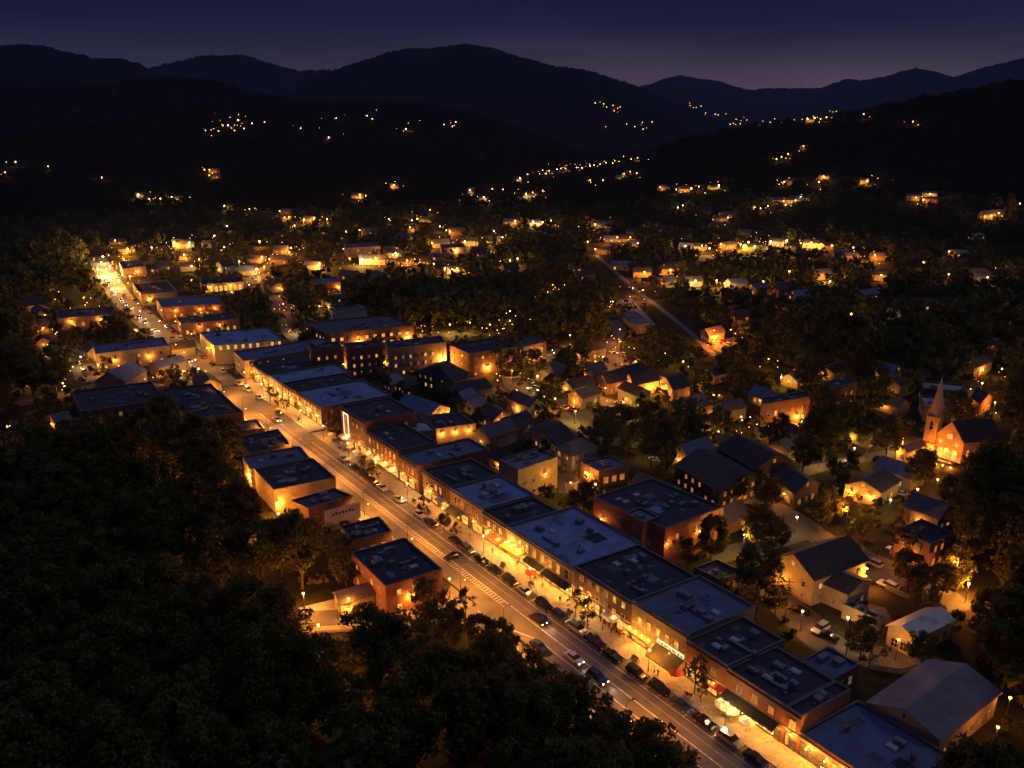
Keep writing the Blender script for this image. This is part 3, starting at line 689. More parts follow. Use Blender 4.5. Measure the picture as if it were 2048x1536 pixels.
# special fronts
LK = 3.4
root, foot, h = BLDG['R4']; a, b_, d, n, L = edges_of(foot)[0]
cb = MB().prism([a + n * .02 + d * .3, a + n * .02 + d * (L * .47), a + n * 2.3 + d * (L * .47), a + n * 2.3 + d * .3], 3.55, 3.95).build('canopy', mat('canopy_gold', (.62, .42, .12), (.5, .33, .09), 1.5, .6), root)
for k in range(3):
    p = a + n * 2.1 + d * (.5 + k * (L * .47 - .9) / 2); MB().tube((p.x, p.y, 0), (p.x, p.y, 3.55), .09, .09, 6).build('post', frame_m, root)
    q = a + n * 1.2 + d * (1.2 + k * 2.2); MB().ball((q.x, q.y, 3.42), .14, .1).build('downlight', lamp_w, cb); point_light(root, Vector((q.x, q.y, 3.15)) - root.location, 260, (1, .62, .2))
for k in range(4): q = a + n * 1.5 + d * (L * (.06 + .12 * k)); point_light(root, Vector((q.x, q.y, 4.6)) - root.location, 60, (1, .62, .18)); MB().ball((q.x, q.y, 4.3), .1).tube((q.x, q.y, 3.95), (q.x, q.y, 4.22), .05, .05).build('uplight', lamp_w, root)
awning(root, a + d * (L * .5), d, n, L * .5, 3.7, cloth['olive'], 3.4, 1.5)
sg = MB().prism([a + n * .01 + d * (L * .5), a + n * .01 + d * (L - .3), a + n * .2 + d * (L - .3), a + n * .2 + d * (L * .5)], 3.85, 4.7).build('sign_board', emat('sign_glow', (1, .78, .36), 1.4, True), root)
sm = [mat('sign_red', (.5, .05, .03)), mat('sign_dark', (.06, .05, .03)), mat('sign_green', (.1, .25, .1))]
for k in range(9):
    q = a + n * .2 + d * (L * .5 + .5 + k * .72); MB().prism([q + n * .003, q + d * (.28 + .2 * (k % 3)) + n * .003, q + d * (.28 + .2 * (k % 3)) + n * .05, q + n * .05], 4.02, 4.32 + .1 * (k % 2)).build('lettering', sm[k % 3], sg)
for k in range(4):
    q = a + n * .7 + d * (L * .55 + k * 1.7); point_light(root, Vector((q.x, q.y, 2.5)) - root.location, 120, (1, .55, .18)); MB().ball((q.x, q.y, 2.75), .12).build('downlight', lamp_o, root)
root, foot, h = BLDG['R6']; a, b_, d, n, L = edges_of(foot)[0]
for k in range(9):
    q = a + n * 1.4 + d * (.8 + k * (L - 1.6) / 8); MB().ball((q.x, q.y, 2.95), .12).build('downlight', lamp_w, root); point_light(root, Vector((q.x, q.y, 2.7)) - root.location, 330 if k < 3 else 150, (1, .66, .22))
for k in range(3):
    q = a + n * 1.3 + d * (1.2 + k * 2.4); point_light(root, Vector((q.x, q.y, 4.6)) - root.location, 150, (1, .72, .2)); MB().tube((q.x - n.x * 1.28, q.y - n.y * 1.28, 4.3), (q.x, q.y, 4.35), .03, .03).ball((q.x, q.y, 4.3), .12).build('uplight', lamp_w, root)
root, foot, h = BLDG['R2']; a, b_, d, n, L = edges_of(foot)[0]
for k in range(8):
    q = a + n * 2.0 + d * (.7 + k * (L - 1.6) / 7); MB().ball((q.x, q.y, 2.7), .1).build('string_light', lamp_w, root)
    if k % 2 == 0: point_light(root, Vector((q.x, q.y, 2.55)) + n * .15 - root.location, 190, (1, .62, .22))
root, foot, h = BLDG['R7']; a, b_, d, n, L = edges_of(foot)[0]
for k in range(5):
    q = a + n * 1.6 + d * (L * .3 + k * 1.5); MB().ball((q.x, q.y, 2.45), .12).build('downlight', lamp_w, root); point_light(root, Vector((q.x, q.y, 2.25)) - root.location, 170, (1, .45, .14))
root, foot, h = BLDG['R11']; a, b_, d, n, L = edges_of(foot)[0]
q = a + d * 2.2; pr = MB()
for x0, x1, z0, z1 in ((0, .35, 3.6, 11.4), (3.4, 3.75, 3.6, 11.4), (.35, 3.4, 11.05, 11.4), (.35, 3.4, 3.6, 3.9)):
    pr.prism([q + d * x0 + n * .01, q + d * x1 + n * .01, q + d * x1 + n * .2, q + d * x0 + n * .2], z0, z1)
pf = pr.build('stair_panel_frame', emat('neon_white', (1, .8, .45), 1.6, True), root)
MB().prism([q + d * .35 + n * .01, q + d * 3.4 + n * .01, q + d * 3.4 + n * .08, q + d * .35 + n * .08], 3.9, 11.05).build('stair_panel', litpane('pane_stair', (1, .30, .06), .30, .5), root)
root, foot, h = BLDG['R1']; e = edges_of(foot)[0]; a, b_, d, n, L = e
for k in range(3): q = a + n * .9 + d * (2 + k * 3.5); point_light(root, Vector((q.x, q.y, 2.8)) - root.location, 300, (1, .5, .14)); MB().ball((q.x, q.y, 3.05), .14).tube((q.x - n.x * .88, q.y - n.y * .88, 3.3), (q.x, q.y, 3.2), .03, .03).build('downlight', lamp_o, root)

LK = 4.6
# ---- traced blocks: key, name, label, roof corners (photo pixels), height, wall, roof, options
T = [
 ('L1', 'brick_building', 'two storey brick building with dark roof and a bright wall lamp by the side street', [(705, 1105), (807, 1076), (887, 1137), (768, 1174)], 8.0, 'brick_red', 'dark', dict(lit=.75, bits=7, win=(1.0, 1.3), spacing=3.8, rows=[1.3, 5.0])),
 ('L2', 'flat_shed', 'low dark roofed shop next to the brick building across the main street', [(684, 1050), (755, 1035), (787, 1060), (700, 1085)], 5.5, 'brick_dark', 'dark', dict(lit=.1, bits=5)),
 ('L3', 'flat_shop', 'flat roofed shop with a pale sign wall facing the wood', [(576, 1001), (674, 976), (700, 992), (622, 1016)], 6.2, 'brick_dark', 'mid', dict(lit=.1, bits=4)),
 ('L4', 'tan_block', 'tan walled block washed by one orange lamp at its foot', [(510, 938), (624, 916), (673, 955), (546, 980)], 7.5, 'tan', 'dark', dict(lit=0, bits=8, win=(.6, .6), spacing=6, rows=[4.6], skip=.3)),
 ('L5', 'blue_roofed_shop', 'pale blue roofed shop with a bright lit rear wall beside the wood', [(488, 912), (597, 893), (622, 915), (497, 940)], 6.6, 'tan', 'blue2', dict(lit=.3, bits=3)),
 ('L6', 'cluttered_shop', 'low shop whose black roof is crowded with pale ducts', [(482, 874), (548, 859), (590, 888), (490, 908)], 5.0, 'brick_dark', 'dark', dict(lit=0, bits=11)),
 ('L7', 'small_shop', 'small grey roofed shop with tan parapet near the wood edge', [(470, 845), (510, 838), (533, 856), (476, 863)], 4.6, 'tan', 'mid', dict(lit=.5, bits=2)),
 ('L8', 'dark_warehouse', 'wide black roofed warehouse along the street before the wood', [(318, 778), (425, 767), (483, 824), (380, 840)], 5.6, 'brick_dark', 'dark', dict(lit=0, bits=8)),
 ('L8b', 'dark_warehouse', 'black roofed warehouse with one pale roof panel behind the wood', [(145, 784), (300, 762), (335, 800), (160, 822)], 5.2, 'darkwood', 'dark', dict(lit=.15, bits=7)),
 ('L9', 'tan_hotel', 'long tan two storey block with a blue grey roof above a lit car park', [(185, 689), (328, 675), (336, 690), (191, 709)], 8.0, 'cream', 'blue2', dict(lit=.55, win=(.9, 1.1), spacing=4.2, rows=[1.2, 4.6])),
 ('L11', 'long_store', 'long low store with black roof and yellow lit side wall', [(113, 620), (228, 612), (232, 628), (114, 637)], 6.0, 'tan', 'dark', dict(lit=.7, spacing=4.5, bits=2)),
 ('R16', 'long_block', 'long grey roofed block with white pilasters at the far cross street', [(468, 703), (645, 676), (673, 692), (487, 722)], 8.0, 'tan', 'blue2', dict(lit=.4, bits=4, spacing=3.5)),
 ('R17', 'tan_block', 'tan end block with a string of lit windows under its eaves', [(395, 662), (540, 657), (566, 677), (432, 694)], 9.0, 'tan', 'blue', dict(lit=.9, rows=[6.8], spacing=3.0, bits=3, pane=pane_w)),
 ('R18', 'low_store', 'low black roofed store up the street with an orange lit wall', [(350, 635), (468, 622), (477, 638), (363, 648)], 6.5, 'brick_brown', 'dark', dict(lit=.6, bits=2)),
 ('R19', 'low_store', 'wide grey roofed store high up the street with lamps along its wall', [(305, 596), (438, 590), (443, 606), (330, 616)], 7.0, 'brick_brown', 'blue2', dict(lit=.7, bits=3)),
 ('R20', 'low_store', 'flat black roofed store at the top of the main street', [(262, 566), (336, 560), (352, 582), (285, 590)], 6.5, 'tan', 'dark', dict(lit=.5, bits=2)),
 ('R21', 'flat_store', 'pink lit flat store where the street meets the woods', [(238, 524), (282, 519), (292, 532), (245, 538)], 6.5, 'pink', 'mid', dict(lit=.3, bits=1)),
 ('R22', 'pavilion', 'yellow lit colonnade with a row of bright panels beyond the street', [(398, 558), (482, 552), (487, 563), (404, 569)], 6.0, 'cream', 'dark', dict(lit=1, spacing=3.0, win=(2.0, 3.4), rows=[1.0], pane=shop_y, bits=1)),
 ('M1', 'brick_hotel', 'large brick hotel with a full row of lit windows and a grey roof', [(606, 641), (780, 633), (823, 648), (655, 672)], 9.5, 'brick_brown', 'mid', dict(lit=.95, rows=[5.6, 2.0], spacing=4.0, win=(1.4, 1.5), pane=pane_w, bits=5)),
 ('M2', 'white_block', 'plain pale block standing behind the large brick hotel', [(660, 616), (712, 613), (738, 622), (668, 628)], 10.0, 'white', 'mid', dict(lit=.1, bits=1)),
 ('M3a', 'brick_apartments', 'four storey brick apartments, the piece next to the cross street', [(616, 689), (676, 683), (683, 692), (622, 700)], 13.0, 'brick_brown', 'dark', dict(lit=.55, win=(.9, 1.3), spacing=3.2, bits=2)),
 ('M3b', 'brick_apartments', 'four storey brick apartments with an orange lit entrance, middle piece', [(687, 687), (756, 680), (766, 690), (692, 698)], 13.0, 'brick_red', 'dark', dict(lit=.5, win=(.9, 1.3), spacing=3.3, bits=2)),
 ('M3c', 'brick_apartments', 'long brick apartments glowing beside the dark hipped brick block', [(770, 684), (880, 671), (893, 684), (776, 698)], 13.0, 'tan', 'dark', dict(lit=.5, win=(.9, 1.3), spacing=3.4, bits=3)),
 ('M4', 'brick_block', 'square brick block with a black roof and small lit windows', [(892, 688), (994, 676), (1031, 693), (942, 708)], 11.0, 'brick_brown', 'shingle', dict(lit=.3, win=(.8, 1.1), spacing=3.4, bits=4)),
 ('M5', 'tan_annexe', 'tan annexe with bright windows at the square brick block corner', [(1030, 683), (1075, 672), (1094, 683), (1046, 694)], 8.5, 'tan', 'mid', dict(lit=.8, spacing=4, bits=1)),
 ('M9', 'gold_lit_hall', 'black roofed hall with a wall flooded golden by three lamps', [(839, 833), (918, 823), (951, 846), (873, 858)], 6.5, 'cream', 'dark', dict(lit=0, bits=3, rows=[], only=[])),
 ('M13', 'concrete_block', 'three storey pale concrete block with a stepped roof', [(997, 920), (1077, 894), (1115, 914), (1036, 940)], 10.0, 'tan', 'pale', dict(lit=.25, win=(1.1, 1.1), spacing=3.3, bits=5)),
 ('M14', 'diner', 'small diner with an orange glowing glass front', [(1160, 922), (1224, 912), (1258, 929), (1199, 944)], 5.5, 'brick_dark', 'blue2', dict(lit=.6, win=(1.6, 1.9), spacing=3.0, pane=pane_o, bits=2)),
 ('M15', 'brick_theatre', 'big brick hall with a vast black flat roof behind the pale blue roof', [(1190, 995), (1300, 955), (1451, 1015), (1328, 1056)], 11.0, 'brick_red', 'dark', dict(lit=.35, win=(.7, 1.6), spacing=5.2, rows=[6.8], bits=10)),
 ('M15b', 'brick_wing', 'lower brick wing in front of the big black roofed hall', [(1250, 1024), (1282, 1015), (1318, 1032), (1288, 1046)], 11.6, 'brick_brown', 'pale', dict(lit=.1, win=(.8, 1.2), rows=[1.6, 4.8, 8.0], spacing=3.6, bits=1)),
 ('M15c', 'back_shed', 'flat black roofed back shed between the terrace and a sparse tree', [(1385, 1135), (1437, 1118), (1482, 1142), (1445, 1160)], 4.5, 'brick_dark', 'dark', dict(lit=.1, bits=2)),
 ('M27', 'brick_school', 'brick school with tall windows and an orange floodlit entrance', [(1523, 795), (1617, 782), (1621, 793), (1527, 809)], 9.5, 'brick_red', 'dark', dict(lit=.35, win=(.9, 1.6), spacing=3.0, bits=3)),
 ('M27b', 'brick_school', 'dark roofed school wing set behind trees above the brick school', [(1645, 765), (1700, 752), (1715, 764), (1660, 778)], 9.0, 'brick_brown', 'shingle', dict(lit=.5, win=(.9, 1.4), spacing=3.2, bits=2)),
 ('M20', 'garage', 'low garage with black roof in front of the junk yard', [(1687, 1207), (1702, 1202), (1768, 1229), (1750, 1238)], 3.6, 'cream', 'dark', dict(lit=0, bits=1, rows=[], only=[])),
 ('M22', 'store_annexe', 'square annexe with a clean deep blue roof behind the terrace', [(1605, 1320), (1655, 1292), (1720, 1329), (1667, 1358)], 4.6, 'brick_brown', 'blue2', dict(lit=0, bits=2)),
 ('M24', 'brick_office', 'brick office with a lit porch row at the edge of the dark trees', [(1785, 1062), (1850, 1035), (1905, 1070), (1868, 1085)], 7.5, 'brick_red', 'shingle', dict(lit=.6, win=(1.0, 1.6), spacing=2.6, bits=1, pane=pane_o)),
 ('M26', 'long_shed', 'long shed with a blue metal roof behind the church spire', [(1843, 762), (1925, 768), (1935, 785), (1845, 775)], 7.0, 'brick_dark', 'metal', dict(lit=.3, bits=1)),
 ('M26b', 'long_shed', 'second blue roofed shed just below the one behind the spire', [(1840, 790), (1918, 798), (1928, 818), (1850, 812)], 6.0, 'brick_dark', 'metal', dict(lit=.2, bits=1)),
 ('M30', 'railway_shed', 'pale flat roofed depot in the trees by the straight valley road', [(1245, 625), (1270, 622), (1300, 646), (1275, 650)], 5.0, 'grey', 'pale', dict(lit=.1, bits=2)),
 ('M31', 'big_store', 'wide dim store with a pale cornice among trees above the town', [(688, 487), (752, 484), (762, 492), (692, 496)], 8.0, 'pink', 'mid', dict(lit=.1, bits=2)),
 ('M32', 'gabled_store', 'grey flat store with lit side by the upper car park', [(622, 556), (672, 554), (680, 563), (628, 566)], 7.0, 'brick_brown', 'blue2', dict(lit=.3, bits=1)),
 ('M33', 'lit_store', 'brick store glowing orange under trees near the bright green tree', [(880, 488), (925, 486), (932, 494), (884, 497)], 6.0, 'tan', 'dark', dict(lit=.7, bits=1)),
]
for key, name, label, px, h, wall, roof, kw in T:
    flat(key, name, label, para(px, h), h, wall, roof, **kw)
# gabled and hipped houses: ... ridge height, ridge edge, hip
GB = [
 ('M6', 'gabled_house', 'large dark hipped house in the middle of the block', [(832, 742), (868, 728), (938, 746), (905, 764)], 6.0, 4.0, 'darkwood', 'shingle', dict(ridge=0, hip=.25, lit=.15, chimney=True)),
 ('M7', 'tan_house', 'low tan house with black roof beside the hipped house', [(880, 765), (956, 757), (984, 774), (905, 786)], 5.0, 1.6, 'tan', 'shingle', dict(ridge=0, lit=.5)),
 ('M8', 'tan_gabled_house', 'tan gabled barn whose end wall glows yellow behind the tallest hall', [(795, 808), (835, 795), (900, 815), (858, 832)], 5.0, 2.6, 'cream', 'blue2', dict(ridge=1, lit=.3, rows=[])),
 ('M8b', 'tin_roofed_shed', 'narrow lean shed with a pale tin roof behind the arched windows', [(742, 852), (838, 848), (862, 860), (770, 868)], 6.5, 1.0, 'tan', 'metal', dict(ridge=0, lit=.1, over=.2)),
 ('M10a', 'small_house', 'small pale roofed cottage, first of a tight cluster below the court road', [(925, 805), (950, 797), (972, 806), (948, 815)], 3.6, 1.8, 'grey', 'pale', dict(ridge=0, lit=.2)),
 ('M10b', 'small_house', 'cottage with a dark roof and orange gable below the court road', [(955, 825), (990, 812), (1022, 826), (985, 842)], 3.8, 2.4, 'tan', 'shingle', dict(ridge=1, lit=.4)),
 ('M10c', 'small_house', 'dark cottage against the tree by the court road', [(1000, 838), (1040, 826), (1066, 840), (1028, 853)], 3.8, 2.0, 'grey', 'shingle', dict(ridge=0, lit=.2)),
 ('M10d', 'small_house', 'cottage with a bluish roof behind the barn', [(905, 790), (930, 780), (955, 790), (930, 800)], 3.8, 2.0, 'grey', 'blue2', dict(ridge=0, lit=.2)),
 ('M10e', 'small_house', 'cottage with pale hipped roof behind the pale blue roof', [(760, 755), (790, 748), (812, 760), (782, 770)], 3.8, 2.2, 'grey', 'pale', dict(ridge=0, hip=.3, lit=.2)),
 ('M10f', 'small_house', 'black roofed cottage next to the pale hipped cottage', [(795, 765), (822, 757), (836, 768), (810, 777)], 3.8, 2.0, 'darkwood', 'shingle', dict(ridge=0, hip=.2, lit=.3)),
 ('M11', 'long_house', 'long dark gabled house with a row of shuttered windows', [(1062, 858), (1090, 842), (1152, 872), (1110, 890)], 5.2, 2.2, 'pink', 'shingle', dict(ridge=0, lit=.1, spacing=2.4)),
 ('M12', 'grey_house', 'grey hipped house touching the long dark gabled house', [(1112, 894), (1155, 878), (1198, 893), (1140, 912)], 6.0, 2.2, 'grey', 'mid', dict(ridge=0, hip=.25, lit=.1)),
 ('M16', 'modern_library', 'sprawling dark timber library with orange windows, nearest wing', [(1350, 930), (1440, 905), (1530, 950), (1440, 985)], 6.0, 3.0, 'darkwood', 'shingle', dict(ridge=1, lit=.5, pane=pane_o, cat='building')),
 ('M16b', 'modern_library', 'tall central wing of the dark timber library with lit gable', [(1435, 895), (1510, 882), (1585, 920), (1510, 940)], 8.0, 3.2, 'darkwood', 'shingle', dict(ridge=1, lit=.8, pane=pane_o, cat='building')),
 ('M16c', 'modern_library', 'outer wing of the dark timber library ending by the lane', [(1530, 945), (1575, 925), (1638, 968), (1590, 985)], 5.0, 2.6, 'darkwood', 'shingle', dict(ridge=1, lit=.6, pane=pane_o, cat='building')),
 ('M17', 'brown_house', 'brown house with an orange lit porch among lawns', [(1690, 968), (1730, 945), (1800, 960), (1762, 985)], 4.6, 2.4, 'tan', 'shingle', dict(ridge=0, lit=.3)),
 ('M18', 'big_tan_house', 'big cream house with a broad black gable roof', [(1545, 1116), (1650, 1082), (1735, 1118), (1628, 1160)], 7.0, 3.8, 'cream', 'shingle', dict(ridge=0, lit=.12, win=(.9, 1.2))),
 ('M19', 'cream_cottage', 'cream cottage with a black roof tucked against the big cream house', [(1648, 1165), (1690, 1143), (1742, 1162), (1695, 1188)], 5.0, 1.8, 'cream', 'shingle', dict(ridge=1, lit=.1)),
 ('M21', 'metal_roofed_hall', 'hall with a ribbed pale metal roof and dark arcade openings', [(1780, 1252), (1850, 1217), (1908, 1240), (1825, 1276)], 4.6, 1.5, 'cream', 'metal', dict(ridge=0, lit=.05, win=(1.3, 1.9), spacing=2.4, rows=[.6], pane=glass_d)),
 ('M23', 'pale_roofed_hall', 'wide hall with a pinkish pale roof at the near edge of the trees', [(1738, 1405), (1858, 1322), (1998, 1384), (1880, 1480)], 5.5, 2.4, 'tan', 'pale', dict(ridge=0, lit=.2, rows=[1.2])),
 ('M34', 'court_house', 'swooping dark roofed hall lit from below beside the court road', [(1195, 752), (1240, 742), (1262, 757), (1215, 768)], 5.0, 3.0, 'brick_brown', 'shingle', dict(ridge=0, lit=.6, pane=pane_o)),
 ('M34b', 'court_house', 'second swooping dark roofed hall, with tan fascia, beyond the court road', [(1250, 755), (1300, 745), (1318, 760), (1268, 770)], 5.0, 3.0, 'tan', 'shingle', dict(ridge=0, lit=.5)),
 ('M34c', 'row_houses', 'terraced row with a chain of golden porch lamps', [(1318, 752), (1350, 745), (1380, 772), (1348, 780)], 6.0, 2.2, 'tan', 'shingle', dict(ridge=0, lit=.4)),
 ('M34d', 'dark_barrel_hall', 'dark brown rounded hall by the court car park', [(1068, 735), (1105, 722), (1150, 738), (1112, 752)], 5.5, 3.0, 'brick_brown', 'shingle_br', dict(ridge=0, hip=.2, lit=.1)),
 ('L10', 'low_house', 'low house with grey roof between the tan block and the street', [(298, 728), (352, 716), (372, 722), (318, 736)], 4.5, 1.8, 'tan', 'blue2', dict(ridge=0, lit=.2)),
 ('L12', 'church_hall', 'hall with a steep blue grey roof behind the black warehouses', [(190, 762), (236, 742), (292, 740), (250, 764)], 5.0, 4.0, 'pink', 'blue2', dict(ridge=0, lit=.2)),
 ('L13', 'red_cottage', 'cottage with red lit porch peeping out of the wood', [(98, 832), (130, 826), (142, 838), (110, 846)], 4.0, 1.8, 'red', 'mid', dict(ridge=0, lit=.8, pane=pane_o)),
 ('L14', 'back_house', 'low back house with a black lean roof and lit garage beside the brick building', [(668, 1185), (735, 1168), (748, 1186), (682, 1208)], 3.6, 1.0, 'tan', 'shingle_br', dict(ridge=0, lit=.1)),
 ('L15', 'white_house', 'white gabled house catching lamplight by the upper cross street', [(432, 527), (455, 522), (470, 530), (446, 536)], 5.5, 3.0, 'white', 'shingle', dict(ridge=0, lit=.4)),
 ('M36', 'orange_lit_house', 'house flooded deep orange beside the valley road', [(1402, 662), (1432, 655), (1450, 664), (1418, 672)], 4.0, 2.2, 'tan', 'shingle_br', dict(ridge=0, lit=.6, pane=pane_o)),
 ('M37', 'porch_house', 'house with a railed porch glowing among trees above the church', [(1930, 724), (1965, 712), (1985, 722), (1950, 735)], 5.0, 2.4, 'tan', 'shingle', dict(ridge=0, lit=.6, pane=pane_o)),
 ('M38', 'brick_house', 'house with red brick gable facing the church roof', [(1942, 795), (1965, 785), (1985, 795), (1962, 806)], 5.0, 2.6, 'brick_red', 'shingle', dict(ridge=1, lit=.5)),
 ('M39', 'white_garage', 'small grey garage by the church lane wall', [(1795, 895), (1830, 882), (1850, 890), (1815, 904)], 4.0, 1.4, 'tan', 'mid', dict(ridge=0, lit=.2)),
]
for key, name, label, px, h, rh, wall, roof, kw in GB:
    gable(key, name, label, para(px, h), h, rh, wall, roof, **kw)

# pale sign wall of the flat shop, with its row of dark letters (not legible in the photo)
root, foot, h = BLDG['L3']; a, b_ = V2(P(648, 1022, 6.2)), V2(P(719, 1004, 6.2)); d = (b_ - a).normalized(); L = (b_ - a).length; n = Vector((d.y, -d.x, 0))
if n.dot(-a) < 0: n = -n
sg = MB().prism([a, b_, b_ + n * .25, a + n * .25], 1.5, 6.2).build('sign_wall', BR['white'], root)
for k in range(7):
    q = a + d * (L * .2 + k * L * .095) + n * .25; MB().prism([q, q + d * .55, q + d * .55 + n * .05, q + n * .05], 4.3, 4.9 + .25 * (k % 2)).build('lettering', mat('sign_dark', (.06, .05, .03)), sg)

# the church with its spire
def church():
    h = 7.5; foot = para([(1870, 872), (1905, 850), (1975, 862), (1932, 890)], h)
    g0, g1 = V2(P(1871, 868, h)), V2(P(1928, 884, h)); d = (g1 - g0).normalized(); back = Vector((-d.y, d.x, 0))
    if back.dot(g0) < 0: back = -back
    W_ = (g1 - g0).length; D_ = 14.0
    back = (back * .8 + d * .45).normalized()
    foot = [g0, g1, g1 + back * D_, g0 + back * D_]
    root = gable('CH', 'church', 'brick church floodlit orange, with gabled front', foot, h, 5.6, 'brick_gold', 'shingle', cat='church', ridge=1, lit=.5, rows=[2.0], win=(.8, 2.4), spacing=2.6, only=[0, 2], door=False, over=.3)
    n = Vector((d.y, -d.x, 0))
    if n.dot(-g0) < 0: n = -n
    rz = rot_of(n)
    for k, (t, w, hh, z) in enumerate([(.25, 1.5, 3.4, .3), (.5, 1.9, 3.6, .3), (.75, 1.5, 3.4, .3)]):
        p = g0 + d * W_ * t; window(root, (p.x, p.y, z), rz, w, hh, shop_y, arch=True, name='door')
    for t, z, w in ((.5, 7.2, 1.6), (.22, 5.2, .9), (.78, 5.2, .9)):
        p = g0 + d * W_ * t; window(root, (p.x, p.y, z), rz, w, w * 1.2, pane_w, arch=True)
    MB().prism([g0 + d * W_ * .15, g0 + d * W_ * .85, g0 + d * W_ * .85 + n * 2.5, g0 + d * W_ * .15 + n * 2.5], -.1, .3).build('front_step', concrete, root)
    # tower and spire
    c = g0 - d * 2.2 + back * 1.5; tw = 1.9
    th = 13.5
    MB().box(c, d, tw + .35, tw + .35, -.2, 4.2).box(c, d, tw, tw, 4.2, th).box(c, d, tw + .22, tw + .22, th - .5, th - .1).build('tower', BR['brick_gold'], root)
    b = MB(); uy = Vector((-d.y, d.x, 0)); q = [c + d * (sx * (tw - .2)) + uy * (sy * (tw - .2)) for sx, sy in ((-1, -1), (1, -1), (1, 1), (-1, 1))]
    apex = (c.x, c.y, th + 13.0)
    for i in range(4): b.poly([(*q[i].xy, th), (*q[(i + 1) % 4].xy, th), apex])
    b.build('spire', mat('spire_slate', (.44, .34, .23), (.32, .24, .16), 2, .8), root)
    for sx, sy in ((-1, -1), (1, -1), (1, 1), (-1, 1)):
        p = c + d * (sx * (tw - .25)) + uy * (sy * (tw - .25)); MB().box(p, d, .3, .3, th, th + 1.0).tube((p.x, p.y, th + 1), (p.x, p.y, th + 2.2), .38, .03, 4).build('pinnacle', BR['brick_gold'], root)
    for nn in (n, -d):
        p = c + nn * (tw + .01); window(root, (p.x, p.y, 8.8), rot_of(nn), 1.1, 3.0, glass_d, arch=True, name='belfry_opening'); p = c + nn * (tw + .36); window(root, (p.x, p.y, 1.0), rot_of(nn), .9, 2.2, pane_dim, arch=True)
    MB().tube((c.x, c.y, th + 12.3), (c.x, c.y, th + 13.6), .05, .04, 5).box(c, d, .35, .05, th + 13.0, th + 13.1).build('cross', steel, root)
    for t, o_, pw_, z in ((.15, 6, 1000, .6), (.5, 7, 1000, .6), (.95, 6, 700, .6)):
        p = g0 + d * W_ * t + n * o_; point_light(root, Vector((p.x, p.y, z)) - root.location, pw_, (1, .45, .12)); MB().box(p, d, .2, .14, -.02, .3).tube((p.x, p.y, .3), (p.x, p.y, .42), .12, .16).build('floodlight', lamp_o, root)
    p = c + n * 5; point_light(root, Vector((p.x, p.y, 1)) - root.location, 2200, (1, .45, .12)); MB().box(p, d, .2, .14, -.02, .3).tube((p.x, p.y, .3), (p.x, p.y, .42), .12, .16).build('floodlight', lamp_o, root)
    for o_ in (n * 9 + d * -2, -d * 8 + n * 2):
        p = c + o_; point_light(root, Vector((p.x, p.y, 3.2)) - root.location, 2700, (1, .80, .42)); MB().tube((p.x, p.y, 0), (p.x, p.y, 3), .06, .05).ball((p.x, p.y, 3.1), .16).build('floodlight', lamp_o, root)
    KEEP.append((c, 9)); KEEP.append((c - d * 9, 8)); KEEP.append((g0 + d * 4 + n * 9, 8)); SHOW.append((1900, 890, 60, 310)); SHOW.append((1905, 880, 45, 300)); SHOW.append((1860, 830, 25, 300)); SHOW.append((1872, 780, 14, 300))
church()

